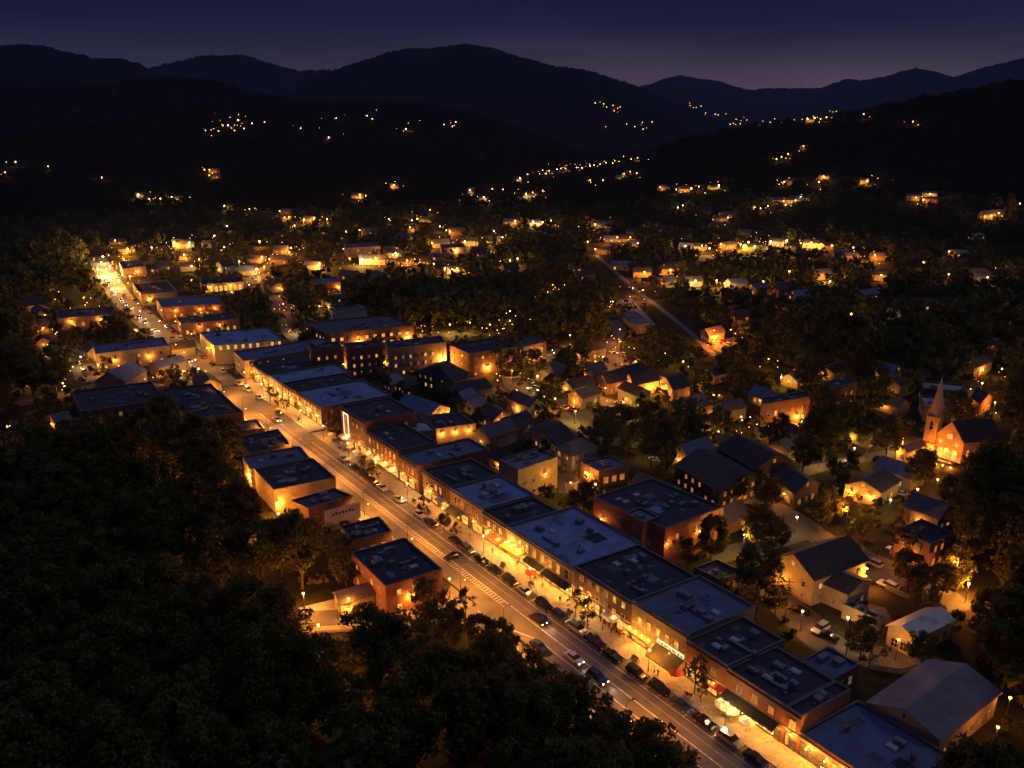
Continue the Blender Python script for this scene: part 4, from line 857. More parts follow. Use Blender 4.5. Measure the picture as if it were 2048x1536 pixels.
# wall lamps on traced buildings: key, pixel of the lamp (on the wall), height, power
def wall_lamp(key, px, py, z, power, col=(1, .52, .14), m=None, size=.22):
    root, foot, h = BLDG[key]; p = P(px, py, z); best = None
    for e in edges_of(foot):
        if e[4] < .5 or facing(e) < .05: continue
        t = max(.3, min(e[4] - .3, (V2(p) - e[0]).dot(e[2]))); q = e[0] + e[2] * t; dd = (q - V2(p)).length
        if best is None or dd < best[0]: best = (dd, q, e[3])
    if best is None: return
    q = best[1]; zz = min(z, h - .3); lantern(root, (q.x, q.y, zz), power, col, size, m, out=best[2]); x, y, f = proj((q.x, q.y, zz)); SHOW.append((x, y, 9, f))
for a in [('L1', 822, 1187, 4.4, 1500), ('L4', 552, 1008, 3.6, 1600), ('L5', 490, 950, 4.2, 1600), ('L5', 496, 960, 3.5, 900), ('M9', 890, 875, 4.6, 420), ('M9', 915, 868, 4.6, 420), ('M9', 940, 862, 4.6, 420),
          ('M1', 712, 675, 4.5, 900), ('M1', 810, 668, 4.5, 900), ('M3b', 700, 720, 4, 800), ('M3c', 870, 705, 6, 1600), ('M3c', 800, 715, 4, 600), ('M3a', 640, 712, 5, 600), ('M4', 960, 725, 4, 800), ('M4', 1010, 715, 4, 500), ('M5', 1060, 705, 4, 900),
          ('R17', 470, 688, 5, 900), ('R17', 540, 680, 5, 700), ('R18', 400, 655, 4.5, 700), ('R18', 440, 650, 4.5, 600), ('R19', 350, 623, 5, 700), ('R19', 400, 618, 5, 700), ('R19', 430, 614, 5, 600), ('R16', 510, 735, 5, 500), ('R20', 300, 597, 4, 900), ('R22', 420, 572, 4.5, 700), ('R22', 460, 568, 4.5, 700),
          ('L9', 230, 722, 4.5, 500), ('L9', 300, 715, 4.5, 600), ('L11', 140, 645, 4, 700), ('L11', 200, 640, 4, 800), ('M15', 1330, 1085, 7, 300), ('M15', 1400, 1062, 7, 260), ('M15', 1220, 1030, 6, 220), ('M14', 1185, 945, 3, 700), ('M27', 1580, 825, 3, 1500), ('M27', 1545, 830, 3, 700),
          ('M18', 1735, 1125, 5, 500), ('M18', 1732, 1140, 3, 400), ('M18', 1570, 1148, 4, 250), ('M17', 1705, 980, 2.8, 900), ('M17', 1740, 995, 2.8, 500), ('M24', 1825, 1100, 3, 500), ('M13', 1085, 945, 6, 160), ('M7', 920, 785, 3, 400), ('M8', 865, 825, 4, 500), ('M8', 890, 822, 4, 300), ('M34', 1225, 765, 3, 700), ('M34b', 1290, 770, 3, 900), ('M34c', 1355, 782, 3, 900), ('M34c', 1330, 775, 3, 900), ('M36', 1425, 672, 3, 6000, (1, .40, .08)),
          ('M39', 1805, 900, 3, 500), ('L13', 115, 845, 2.6, 500), ('L14', 696, 1215, 2, 260), ('M37', 1950, 735, 3, 600), ('M38', 1945, 800, 3, 260), ('M33', 905, 497, 4, 1200), ('M16b', 1480, 935, 4, 160), ('M16', 1460, 975, 3, 200), ('M16c', 1585, 985, 3, 300), ('R21', 270, 540, 4, 900), ('M10b', 1010, 845, 2.5, 350), ('L15', 450, 537, 3, 500), ('M31', 700, 497, 4, 300), ('M32', 675, 566, 4, 400)]:
    a = a[:4] + (a[4] * (.5 if a[0] in ('R17', 'R18', 'R19', 'R20', 'R21', 'R22', 'L9', 'L11', 'M9', 'M36') else 1.0),) + a[5:]
    wall_lamp(*(a[:4] + (a[4] * (2.2 if a[0][:2] in ('M1', 'M3', 'M4', 'M5') and len(a[0]) < 4 and a[0][:3] not in ('M34', 'M36', 'M37', 'M38', 'M39', 'M15', 'M13', 'M14', 'M16', 'M17', 'M18') else 1.0),) + a[5:]))
# ------------------------------------------------------------------ lamps, cars, people
AXR = math.atan2(AX.y, AX.x)
def lamp_meshes():
    d = {}
    for key, hgt in (('tall', 7.5), ('low', 4.6), ('kerb', 7.5)):
        d[key + '_pole'] = MB().tube((0, 0, 0), (0, 0, .5), .16, .12, 7).tube((0, 0, .5), (0, 0, hgt), .085, .06, 7).mesh('pole', steel)
        arm = 1.5 if key != 'low' else .0
        d[key + '_arm'] = MB().tube((0, 0, hgt - .05), (arm * .6, 0, hgt + .35), .045, .04, 5).tube((arm * .6, 0, hgt + .35), (arm, 0, hgt + .3), .04, .04, 5).mesh('arm', steel) if arm else MB().tube((0, 0, hgt), (0, 0, hgt + .12), .16, .2, 7).mesh('arm', steel)
        d[key + '_hood'] = MB().ball((arm, 0, hgt + .30), .30, .11, n=8, k=4).mesh('hood', steel) if arm else MB().tube((0, 0, hgt + .66), (0, 0, hgt + .85), .22, .05, 8).mesh('hood', steel)
        for mk, m in (('o', lamp_o), ('w', lamp_w), ('g', lamp_g), ('r', lamp_o)):
            d[key + '_' + mk] = MB().ball((arm, 0, hgt + .18), .24, .12, n=8, k=4).mesh('globe', m) if arm else MB().ball((0, 0, hgt + .40), .26, .28, n=8, k=5).mesh('globe', m)
    for mk, m in (('o', lamp_far), ('w', lamp_farw)):
        for sz in (1, 2): d['far%d_%s' % (sz, mk)] = MB().ball((0, 0, 5.2), (.26 + .22 * sz), n=7, k=4).mesh('globe', m)
    d['far_pole'] = MB().tube((0, 0, -.5), (0, 0, 5), .12, .09, 5).mesh('pole', steel)
    return d
LM = lamp_meshes()
COLS = {'r': (1, .36, .06), 'o': (1, .52, .14), 'w': (1, .88, .62), 'g': (.95, .82, .25)}
def street_lamp(p, label, kind='tall', mk='o', power=900, rz=0.0, group=None, name='street_lamp', cut=False, inwood=False):
    o = thing(name, label, 'lamp', p, rz, group)
    place('pole', LM[kind + '_pole'], o); place('arm', LM[kind + '_arm'], o); place('hood', LM[kind + '_hood'], o)
    gl_ = place('globe', LM[kind + '_' + mk], o)
    if cut: gl_.location.z = .13; gl_.scale = (.8, .8, .4)
    hgt, arm = {'tall': (7.5, 1.5), 'low': (4.6, 0), 'kerb': (7.5, 1.5)}[kind]
    if power:
        q_ = point_light(o, (arm, 0, hgt - .15), power, COLS[mk], .3)
        if kind == 'kerb':                                      # cut-off luminaire: nothing goes above the horizontal
            d_ = bpy.data.lights.new('lamp_light', 'SPOT'); d_.energy = q_.data.energy; d_.color = q_.data.color; d_.shadow_soft_size = .3; d_.spot_size = 2.55; d_.spot_blend = .5; 
            n_ = bpy.data.objects.new('lamp_light', d_); COL.objects.link(n_); n_.parent = o; n_.location = q_.location; bpy.data.objects.remove(q_)
    x, y, f = proj((p[0], p[1], p[2] + hgt)); (None if inwood else SHOW.append((x, y, 8, f))); KEEP.append((Vector((p[0], p[1], 0)), 1.0 if inwood else 3.5)); return o
rr = random.Random(21)
FRONT = [(-22, -4.4, 'the low end shop'), (-4.4, -1.4, 'the narrow shop'), (-1.4, 11.3, 'the black awning'), (11.3, 21.2, 'the pavement tree'), (21.2, 36, 'the olive store'), (36, 54.2, 'the dark brick store'), (54.2, 79.9, 'the brown store'),
         (79.9, 90, 'the orange awning'), (90, 105.9, 'the green awning'), (105.9, 122, 'the row of tall windows'), (122, 134.4, 'the alley'), (134.4, 155.4, 'the arched windows'), (155.4, 175, 'the tallest hall'), (175, 190, 'the crossing'), (190, 213, 'the stained blue roof'), (213, 242, 'the strip roof store'), (242, 300, 'the stepped roof store'), (300, 700, 'the far stores')]
def front_of(s):
    for a, b, t in FRONT:
        if a <= s < b: return t
    return 'the end shop'
for s in list(range(-12, 262, 19)):                            # low globe lamps on the terrace pavement
    street_lamp(S(s, 8.3, .14), 'low globe lamp on the pavement before %s' % front_of(s), 'low', 'w' if s % 2 else 'o', 420 if s < 170 else 800, group='globe lamps along the terrace pavement')
for s in [-22, 14, 50] + list(range(70, 262, 24)):  # first three unseen among the trees, added to light the near road
    street_lamp(S(s, -6.4 if s > 60 else -8.6, .14), 'tall arm lamp on the near kerb opposite %s' % front_of(s), 'kerb', 'o', 3900 if s < 180 else 5200, math.atan2(WV.y, WV.x), group='arm lamps along the near kerb', cut=True)
for i, s in enumerate(range(275, 600, 15)):
    side = 1 if i % 2 else -1; q = SN(s, center_n(s) + side * 7.0)
    street_lamp(q, 'tall arm lamp where the main street runs towards the woods', 'tall', 'o' if i % 3 else 'w', 1350, math.atan2(NV.y, NV.x) + (math.pi if side > 0 else 0), group='arm lamps along the far main street')
# lamps in the town, by the photo: pixel of the foot, power, colour, where
TOWN = [
 (1232, 1108 + 12, 700, 'g', 'beside the round trees behind the brick hall'), (1484, 1118, 1700, 'g', 'by the bushy trees on the back lane'), (1690, 1062, 2300, 'o', 'at the corner of the rear street and the hill lane'), (1590, 1068, 500, 'w', 'on the rear street above the big cream house'),
 (1776, 1032, 700, 'w', 'on the hill lane before the brick office'), (1636, 935, 900, 'w', 'by the hedge on the hill lane'), (1705, 925, 1300, 'w', 'in the car park below the church lane'), (1535, 1205, 900, 'o', 'behind the terrace at the service road bend'), (1600, 1262, 800, 'o', 'on the service road near the small terrace annexe'),
 (1690, 1275, 700, 'w', 'under the tree beside the junk yard'), (1885, 1180, 2200, 'o', 'on the orange lit church road'), (1930, 1205, 1300, 'o', 'where the church road leaves for the woods'), (1790, 1320, 400, 'o', 'by the bushes below the metal roof'),
 (610, 1225, 900, 'o', 'at the wood end of the side street'), (700, 1236, 700, 'o', 'beside the back house garage'), (560, 1060, 500, 'o', 'hidden in the wood below the tan block'), (900, 1195, 900, 'o', 'at the brick building corner'), (545, 1110, 500, 'o', 'deep in the wood by a clearing'), (330, 1010, 700, 'o', 'deep in the middle of the wood'), (250, 900, 900, 'o', 'behind the first trees of the wood'), (430, 1080, 800, 'o', 'on a path inside the wood'), (300, 960, 800, 'o', 'behind crowns in the upper part of the wood'), (385, 1045, 800, 'o', 'low among trunks in the wood'), (475, 1085, 800, 'o', 'between trunks near the wood clearing'), (520, 1050, 600, 'o', 'in the wood behind the tan block'), (215, 935, 600, 'o', 'in the wood below the red cottage'), (640, 1290, 700, 'o', 'under the crowns below the side street'), (760, 1480, 1100, 'o', 'glowing through the nearest tree crowns'), (1120, 1440, 500, 'o', 'in the bushes beside the main street'),
 (1055, 800, 900, 'w', 'at the court road bend'), (1110, 822, 800, 'o', 'on the court car park edge'), (1150, 848, 1000, 'g', 'in the middle of the court car park'), (1210, 800, 1400, 'o', 'at the swooping hall forecourt'), (1245, 830, 1100, 'g', 'near the yellow lit shrub in the court car park'), (1300, 860, 700, 'g', 'in the tree group east of the court'), (1285, 920, 500, 'w', 'by the diner'), (1170, 975, 900, 'o', 'in the diner forecourt'), (1130, 1015, 1500, 'g', 'under the bright yellow green tree'), (1190, 1000, 500, 'o', 'beside the big brick hall corner'),
 (1400, 900, 600, 'g', 'at the lit clipped hedge of the library'), (1435, 890, 900, 'g', 'behind the timber library'), (1535, 880, 700, 'w', 'on the lawn beyond the library'), (1600, 870, 500, 'g', 'in trees below the brick school'), (1480, 860, 600, 'o', 'in the tree belt above the library'), (1365, 842, 800, 'o', 'near the terraced row'), (1395, 800, 1000, 'o', 'at the end of the terraced row'), (1425, 815, 700, 'o', 'behind the terraced row'),
 (975, 502, 4200, 'g', 'under the bright green tree above the middle wood'), (1235, 690, 1700, 'o', 'in the school road car park'), (1245, 715, 1800, 'o', 'at the school road bend'), (1205, 735, 900, 'o', 'below the school road trees'), (1270, 745, 1200, 'o', 'by a tree south of the school road'), (1330, 728, 900, 'g', 'among the bright trees under the valley road'), (1365, 745, 600, 'g', 'by the last tree under the valley road'), (1140, 690, 600, 'o', 'behind the tan annexe trees'), (1090, 715, 1200, 'w', 'on the tan annexe forecourt'), (1000, 742, 700, 'o', 'at the brick block corner'), (1025, 765, 900, 'o', 'in the small triangular car park'), (1075, 775, 700, 'w', 'in a row of parked cars'),
 (840, 735, 900, 'o', 'on the cross street before the apartments'), (740, 742, 900, 'o', 'by the apartments entrance'), (890, 742, 1200, 'o', 'between the apartments and the brick block'), (850, 672, 1300, 'o', 'at the hotel end of the upper car park'), (900, 668, 1200, 'g', 'below the dark wood edge'), (940, 664, 900, 'g', 'further along the dark wood edge'), (980, 668, 700, 'o', 'at the end of the dark wood edge'),
 (590, 668, 1200, 'w', 'at the foot of depot street'), (568, 625, 500, 'o', 'half way up depot street'), (640, 630, 700, 'g', 'by the pale block trees'), (610, 610, 900, 'o', 'in the depot car park'), (650, 600, 900, 'w', 'at the depot car park entrance'), (565, 595, 900, 'o', 'at the head of depot street'),
 (520, 560, 1200, 'o', 'at the red lit junction'), (500, 585, 900, 'o', 'by the tall conifer'), (465, 600, 900, 'o', 'behind the wide grey roofed store'), (480, 580, 700, 'o', 'below the colonnade'), (385, 575, 900, 'o', 'left of the colonnade'),
 (100, 710, 1000, 'o', 'at the walled yard'), (165, 735, 1200, 'w', 'in the lit car park of the tan block'), (200, 752, 900, 'o', 'at the tan block corner'), (90, 675, 800, 'o', 'in the wood edge near the walled yard'), (170, 612, 900, 'o', 'behind the long low store'), (120, 600, 700, 'w', 'in the trees above the long low store'), (320, 770, 900, 'o', 'in the garden before the black warehouses'), (370, 765, 1200, 'o', 'by the lit garden trees'), (400, 760, 900, 'w', 'at the cross street corner garden'), (60, 780, 500, 'o', 'in a yard at the wood edge'), (130, 790, 400, 'o', 'beside the black warehouse'), (20, 880, 300, 'o', 'behind the red cottage'),
 (1225, 620, 1200, 'o', 'at the top of the pale depot'), (1280, 605, 1800, 'o', 'where the valley road bends to a yard'), (1265, 592, 1000, 'o', 'above the pale depot'), (1420, 690, 3500, 'r', 'in the forecourt of the orange lit house'), (1465, 690, 2600, 'r', 'at the far end of the orange forecourt'), (1105, 585, 1100, 'o', 'in the trees left of the valley road'), (1095, 600, 600, 'o', 'just below the tree lamp left of the valley road'), (1020, 640, 400, 'o', 'inside the dark middle wood'), (1020, 660, 300, 'o', 'at the foot of the dark middle wood'),
 (1880, 905, 700, 'w', 'at the church front wall'), (1985, 830, 900, 'o', 'behind the church'), (1960, 790, 900, 'g', 'in the yard above the church'), (1990, 905, 700, 'o', 'in the dark trees before the church'), (2000, 760, 500, 'o', 'uphill from the porch house'), (1880, 960, 900, 'o', 'in the trees under the church front'), (1870, 990, 700, 'o', 'at a red car under the trees'), (1830, 1010, 500, 'w', 'by the lane wall among trees'), (2010, 1440, 300, 'o', 'in the trees at the pale roofed hall'), (1985, 1500, 400, 'o', 'under the last trees by the pale roofed hall'),
 (1535, 740, 500, 'o', 'in woods below the slope'), (1600, 745, 500, 'o', 'in woods above the brick school'), (1700, 720, 350, 'o', 'at a hidden house in the slope woods'), (1560, 778, 900, 'g', 'on the lawn before the school'), (1650, 800, 400, 'o', 'beside the school trees'), (1690, 860, 500, 'o', 'at the lane below the school'), (1540, 690, 300, 'o', 'at a hidden house under the slope'), (1735, 680, 300, 'o', 'in the slope woods, high up'), (1900, 690, 500, 'o', 'on the slope near the porch house'), (2020, 660, 500, 'o', 'on the slope at the edge of view'),
]
for i, (x, y, pw_, mk, where) in enumerate(TOWN):
    street_lamp(P(x, y), '%s lamp %s' % ({'o': 'orange', 'w': 'white', 'g': 'yellow green', 'r': 'deep orange'}[mk], where), 'tall' if pw_ > 1400 else 'low', mk, pw_ * (1.2 if y < 860 else 2.6 if ('wood' in where or 'crowns' in where) else .75), rr.uniform(0, 6.28), group='lamps in the town blocks', inwood='wood' in where or 'crowns' in where or 'clearing' in where)
# lamps and lit houses beyond the town: pixel, size class, colour
FAR = [(412, 268, 1), (438, 269, 1), (447, 258, 1), (457, 257, 2), (470, 268, 1), (477, 246, 2), (489, 264, 1), (505, 253, 1), (530, 251, 1), (602, 263, 1), (658, 281, 2), (673, 242, 1), (735, 238, 1), (745, 244, 1), (812, 264, 2), (888, 255, 1), (912, 250, 1), (905, 259, 1),
 (12, 353, 1), (33, 332, 1), (98, 341, 1), (205, 363, 1), (410, 347, 1), (420, 347, 1), (420, 359, 1), (278, 396, 2), (300, 406, 1), (322, 405, 1), (345, 402, 2), (450, 420, 1), (500, 426, 1), (720, 396, 2), (732, 399, 1), (788, 376, 2), (570, 443, 1), (579, 442, 1), (629, 443, 3), (609, 447, 2), (655, 447, 1),
 (940, 387, 1), (968, 401, 2), (985, 385, 1), (1006, 386, 1), (778, 446, 1), (835, 445, 2), (824, 449, 1), (860, 427, 1), (820, 464, 1), (1190, 212, 1), (1207, 214, 1), (1213, 220, 1), (1226, 217, 1), (1228, 226, 1), (1240, 219, 1), (1253, 253, 1), (1269, 258, 1), (1286, 263, 1), (1304, 249, 1), (1380, 215, 1), (1402, 216, 1), (1411, 229, 1), (1436, 233, 1),
 (1460, 252, 1), (1466, 250, 1), (1480, 251, 1), (1493, 244, 1), (1525, 246, 1), (1540, 248, 1), (1588, 243, 1), (1604, 242, 1), (1614, 244, 1), (1628, 243, 2), (1640, 245, 1), (1652, 242, 1), (1672, 226, 1), (1690, 234, 1), (1726, 236, 1), (1824, 252, 1), (1552, 327, 1), (1562, 322, 1), (1575, 316, 1), (1606, 300, 1),
 (1085, 347, 1), (1098, 348, 1), (1114, 345, 1), (1122, 343, 1), (1131, 343, 1), (1143, 344, 1), (1153, 341, 1), (1164, 341, 2), (1180, 338, 1), (1188, 336, 1), (1200, 334, 1), (1212, 331, 1), (1225, 332, 1), (1238, 329, 1), (1250, 327, 1), (1262, 325, 1), (1275, 322, 1), (1092, 354, 1), (1040, 362, 2), (1055, 355, 1), (1248, 354, 1), (1260, 350, 1), (1273, 354, 1), (1180, 367, 1), (1206, 367, 1),
 (1320, 382, 1), (1352, 387, 1), (1365, 383, 1), (1382, 384, 2), (1397, 381, 1), (1437, 378, 2), (1567, 372, 1), (1577, 367, 2), (1646, 361, 2), (1637, 372, 1), (1733, 369, 2), (1566, 411, 1), (1580, 405, 2), (1590, 410, 1), (1600, 402, 1), (1570, 419, 1), (1830, 405, 1), (1845, 408, 2), (1858, 398, 1), (1967, 444, 1), (1980, 440, 2), (1995, 437, 1), (2038, 417, 1), (1508, 424, 1), (1535, 421, 1), (1520, 426, 1), (1355, 424, 1), (1365, 419, 1), (1438, 438, 2), (1455, 445, 1),
 (1052, 395, 2), (1065, 392, 1), (1085, 388, 1), (1030, 450, 2), (1066, 451, 2), (1085, 453, 2), (1102, 450, 1), (1190, 457, 2), (1208, 454, 1), (1175, 495, 1), (1200, 487, 1), (1234, 485, 1), (1260, 485, 1), (1275, 497, 1), (1190, 510, 1),
 (1370, 502, 2), (1403, 502, 2), (1418, 508, 1), (1441, 498, 2), (1480, 498, 3), (1496, 495, 2), (1508, 503, 2), (1540, 494, 3), (1572, 492, 2), (1600, 497, 1), (1621, 496, 3), (1662, 503, 1), (1705, 507, 1), (1720, 522, 2), (1748, 521, 2), (1845, 537, 1), (1970, 558, 2), (1972, 569, 1), (1896, 515, 1), (1895, 562, 1),
 (1288, 557, 2), (1340, 552, 2), (1327, 545, 1), (1390, 576, 2), (1432, 574, 2), (1448, 582, 2), (1525, 578, 1), (1577, 556, 1), (1650, 562, 2), (1760, 565, 1), (1658, 577, 1), (1700, 645, 1), (1780, 640, 1),
 (430, 482, 1), (455, 461, 1), (350, 494, 3), (380, 495, 2), (305, 506, 1), (257, 509, 3), (290, 512, 1), (232, 492, 1), (520, 492, 2), (525, 525, 2), (540, 530, 2), (530, 545, 2), (515, 550, 2), (583, 506, 3), (640, 539, 3), (580, 517, 1), (480, 536, 1), (450, 505, 1), (400, 530, 2), (370, 520, 2), (385, 545, 1), (880, 462, 1), (900, 471, 2), (865, 497, 2), (893, 470, 1), (930, 493, 2), (925, 486, 1), (955, 500, 1), (988, 472, 1), (987, 488, 2), (1005, 485, 1), (725, 529, 3), (742, 532, 2), (752, 528, 1), (798, 510, 2), (792, 518, 2), (787, 522, 1), (815, 533, 2), (830, 531, 1), (868, 540, 1), (905, 552, 2), (915, 550, 1), (890, 552, 1), (700, 530, 1), (1020, 533, 2), (1035, 530, 1), (560, 430, 1), (590, 460, 1), (720, 470, 1), (693, 473, 1), (250, 530, 2), (235, 560, 2), (222, 545, 2), (208, 525, 2), (215, 550, 3), (248, 548, 2), (262, 565, 2), (240, 575, 2), (205, 536, 2), (198, 550, 2)]
def zone(x, y, d):
    if d > 3000: return 'on the far mountainside' if x > 1150 else 'high on the dark mountain'
    if y < 300: return 'on the ridge under the summit' if x < 1000 else 'on the wooded shoulder'
    if y < 372 and 1020 < x < 1300: return 'along the valley road gap'
    if y < 430: return ('on the dark slope' if x < 600 else 'under the highest mountain') if x < 1020 else 'on the near wooded hill'
    if x < 330: return 'at the main street end'
    if x < 700: return 'in the upper town beyond the stores'
    if x < 1130: return 'among trees above the middle wood'
    if x < 1300: return 'near the straight valley road'
    return 'along the lit hill lane' if y < 530 else 'in woods beyond the valley road'
def small_house(p, rz, w, d, h, rh, wall, roof, label, lit, r, name='small_house', group='small lit houses beyond the town'):
    ux = Vector((math.cos(rz), math.sin(rz), 0)); uy = Vector((-ux.y, ux.x, 0)); c = Vector((p[0], p[1], 0))
    foot = [c - ux * w / 2 - uy * d / 2, c + ux * w / 2 - uy * d / 2, c + ux * w / 2 + uy * d / 2, c - ux * w / 2 + uy * d / 2]
    return gable('H%d' % len(BLDG), name, label, foot, h, rh, wall, roof, group=group, lit=lit, rows=[1.0], win=(1.3, 1.5), spacing=4.5, pz=p[2], skip=.25, door=False, regit=False)
WC = {'cream': 'cream', 'tan': 'tan', 'grey': 'grey', 'brick_brown': 'brick', 'pink': 'pinkish', 'olive': 'olive'}
RC = {'shingle': 'black', 'blue2': 'blue grey', 'mid': 'grey', 'shingle_br': 'brown', 'dark': 'tarred'}
rr = random.Random(5)
def rand_house(p, label_where):
    wl, rf = rr.choice(list(WC)), rr.choice(list(RC))
    o = small_house((p.x, p.y, p.z - .1), rr.uniform(-.6, .6), rr.uniform(9, 15), rr.uniform(7, 9), rr.uniform(3.0, 4.6), rr.uniform(1.8, 3), wl, rf, '%s house with %s roof %s' % (WC[wl], RC[rf], label_where), .8, rr)
    x, y, f = proj((p.x, p.y, p.z + 3)); SHOW.append((x, y, 7 * F / f * .45, f)); KEEP.append((Vector((p.x, p.y, 0)), 8.5))
nlit = 0
for nm_, st_ in (('valley_road', 2), ('service_road', 2), ('depot_street', 3), ('hill_lane', 4), ('church_road', 3), ('rear_street', 5), ('court_road', 5), ('cross_street', 4), ('back_lane', 5)):
    for q_ in ROADS[1 + [x[0] for x in SIDE].index(nm_)][0][::st_]:
        x_, y_, f_ = proj(q_); SHOW.append((x_, y_, 5 if nm_ != 'valley_road' else 17, f_))
for x_, y_, r_ in ((1262, 622, 14), (1290, 650, 10), (1440, 690, 16), (1165, 820, 14), (1230, 830, 12), (1560, 1060, 12), (600, 1232, 20), (700, 1222, 24), (800, 1215, 22)): SHOW.append((x_, y_, r_, P(x_, y_).length))
for x, y, k in FAR:
    p = G(x, y + (2 if k < 2 else 3)); d = p.length
    mk = 'w' if rr.random() < .32 else 'o'
    o = thing('yard_lamp', '%s point of light %s' % ('bright' if k > 1 else 'small', zone(x, y, d)), 'lamp', p, 0, 'distant lamps beyond the town')
    place('pole', LM['far_pole'], o); g_ = place('globe', LM['far%d_%s' % (1 if (k < 2 or d < 700) else 2, mk)], o)
    sx_, sy_, f_ = proj((p.x, p.y, p.z + 5.2)); SHOW.append((sx_, sy_, 6 if d < 1500 else 4, f_)); KEEP.append((Vector((p.x, p.y, 0)), 5))
    if d > 900: o.scale = ((d / 900) ** .62,) * 3
    if d < 1500:
        point_light(o, (rr.uniform(-.5, .5), -1.0, 4.6), {1: 1100, 2: 3600, 3: 9000}[k], COLS[mk], .4); nlit += 1
    if d < 1700 and not (x < 300 and y > 515) and rr.random() < (.8 if k > 1 else .3):
        off = Vector((p.x, p.y, 0)).normalized() * rr.uniform(8, 13); sd = Vector((off.y, -off.x, 0)).normalized() * rr.uniform(-9, 9)
        q = p + off + sd; q.z = hz(q); rand_house(q, zone(x, y, d))
for x, y in [(1415, 428), (1490, 470), (1430, 455), (1330, 465), (1300, 455), (1610, 520), (1680, 515), (1265, 470), (1240, 590 - 50), (1170, 560), (1150, 545), (880, 520), (960, 515), (760, 560), (700, 560), (560, 475), (420, 495), (330, 540), (300, 545), (1730, 600), (1850, 620), (1600, 600), (2000, 700), (1480, 640), (1950, 480), (1020, 545), (740, 470), (810, 480), (640, 470)]:
    p = G(x, y); rand_house(p, zone(x, y, p.length))

# small lights round the lamps: porch bulbs, garden lights, windows seen through leaves; far too many to count
rk = np.random.RandomState(41); mb = MB(); LK_ = LK
CL = [(x, y, k) for x, y, k in FAR] + [(x, y, 2) for x, y, p_, m_, w_ in TOWN if y < 900]
for x, y, k in CL:
    for _ in range(rk.poisson({1: 1.6, 2: 4.0, 3: 8}[k])):
        px, py = x + rk.normal() * (9 + 5 * k), y + rk.normal() * (3.5 + 1.5 * k)
        if py < 205: continue
        p = G(px, py); d = p.length; r = max(.13, d / 4600.) * rk.uniform(.6, 1.25); z = p.z + rk.uniform(1.2, 4.5) + (6 if d > 1500 else 0)
        mb.ball((p.x, p.y, z), r, r, m=int(rk.choice([0, 0, 0, 1, 2])), n=5, k=3)
        sx_, sy_, f_ = proj((p.x, p.y, z)); SHOW.append((sx_, sy_, 2.5, f_))
b_ = mb.build('porch_bulbs', [emat('bulb_orange', (1, .40, .06), 16), emat('bulb_warm', (1, .60, .22), 15), emat('bulb_red', (1, .20, .04), 6)]); struct(b_, 'stuff'); b_['label'] = 'tiny porch and garden lights scattered through the valley'

# small houses packed between the bigger buildings of the town
rh_ = random.Random(63)
for px0, py0, px1, py1, cnt, wh in ((1000, 700, 1450, 900, 11, 'by the court road'), (1300, 880, 1860, 1010, 10, 'around the library lawns'), (1440, 1030, 1890, 1300, 9, 'behind the nearest shops'), (1480, 740, 1800, 870, 6, 'above the library'), (790, 740, 1180, 960, 8, 'in the yards behind the terrace'), (60, 600, 420, 790, 7, 'around the long tan block'), (540, 560, 760, 640, 5, 'by depot street'), (1320, 560, 1600, 640, 3, 'in the woods past the valley road')):
    made = 0
    for _ in range(400):
        if made >= cnt: break
        p = P(rh_.uniform(px0, px1), rh_.uniform(py0, py1))
        if any((Vector((k_[0].x, k_[0].y, 0)) - Vector((p.x, p.y, 0))).length < k_[1] + 5.2 for k_ in KEEP): continue
        if any(min(math.hypot(q_.x - p.x, q_.y - p.y) for q_ in pts_) < hw_ + 3.5 for pts_, hw_ in ROADS): continue
        wl, rf = rh_.choice(list(WC)), rh_.choice(['shingle', 'blue2', 'mid', 'shingle_br', 'shingle'])
        o = small_house(p, rh_.choice([AXR, AXR + 1.57]) + rh_.uniform(-.15, .15), rh_.uniform(9, 13), rh_.uniform(7, 9), rh_.uniform(3.2, 5.4), rh_.uniform(1.8, 2.8), wl, rf, '%s house with %s roof %s' % (WC[wl], RC[rf], wh), .6, rh_, group='small houses in the town blocks')
        key = 'H%d' % (len(BLDG) - 1); rt, ft, hh = BLDG[key]
        for e in edges_of(ft):
            if facing(e) > .35:
                q_ = (e[0] + e[1]) / 2; lantern(rt, (q_.x, q_.y, 2.5), rh_.uniform(40, 200), (1, .55, .16), .14, out=e[3]); break
        x, y, f = proj((p.x, p.y, 3)); SHOW.append((x, y, 8 * F / f * .35, f)); KEEP.append((Vector((p.x, p.y, 0)), 7.5)); made += 1

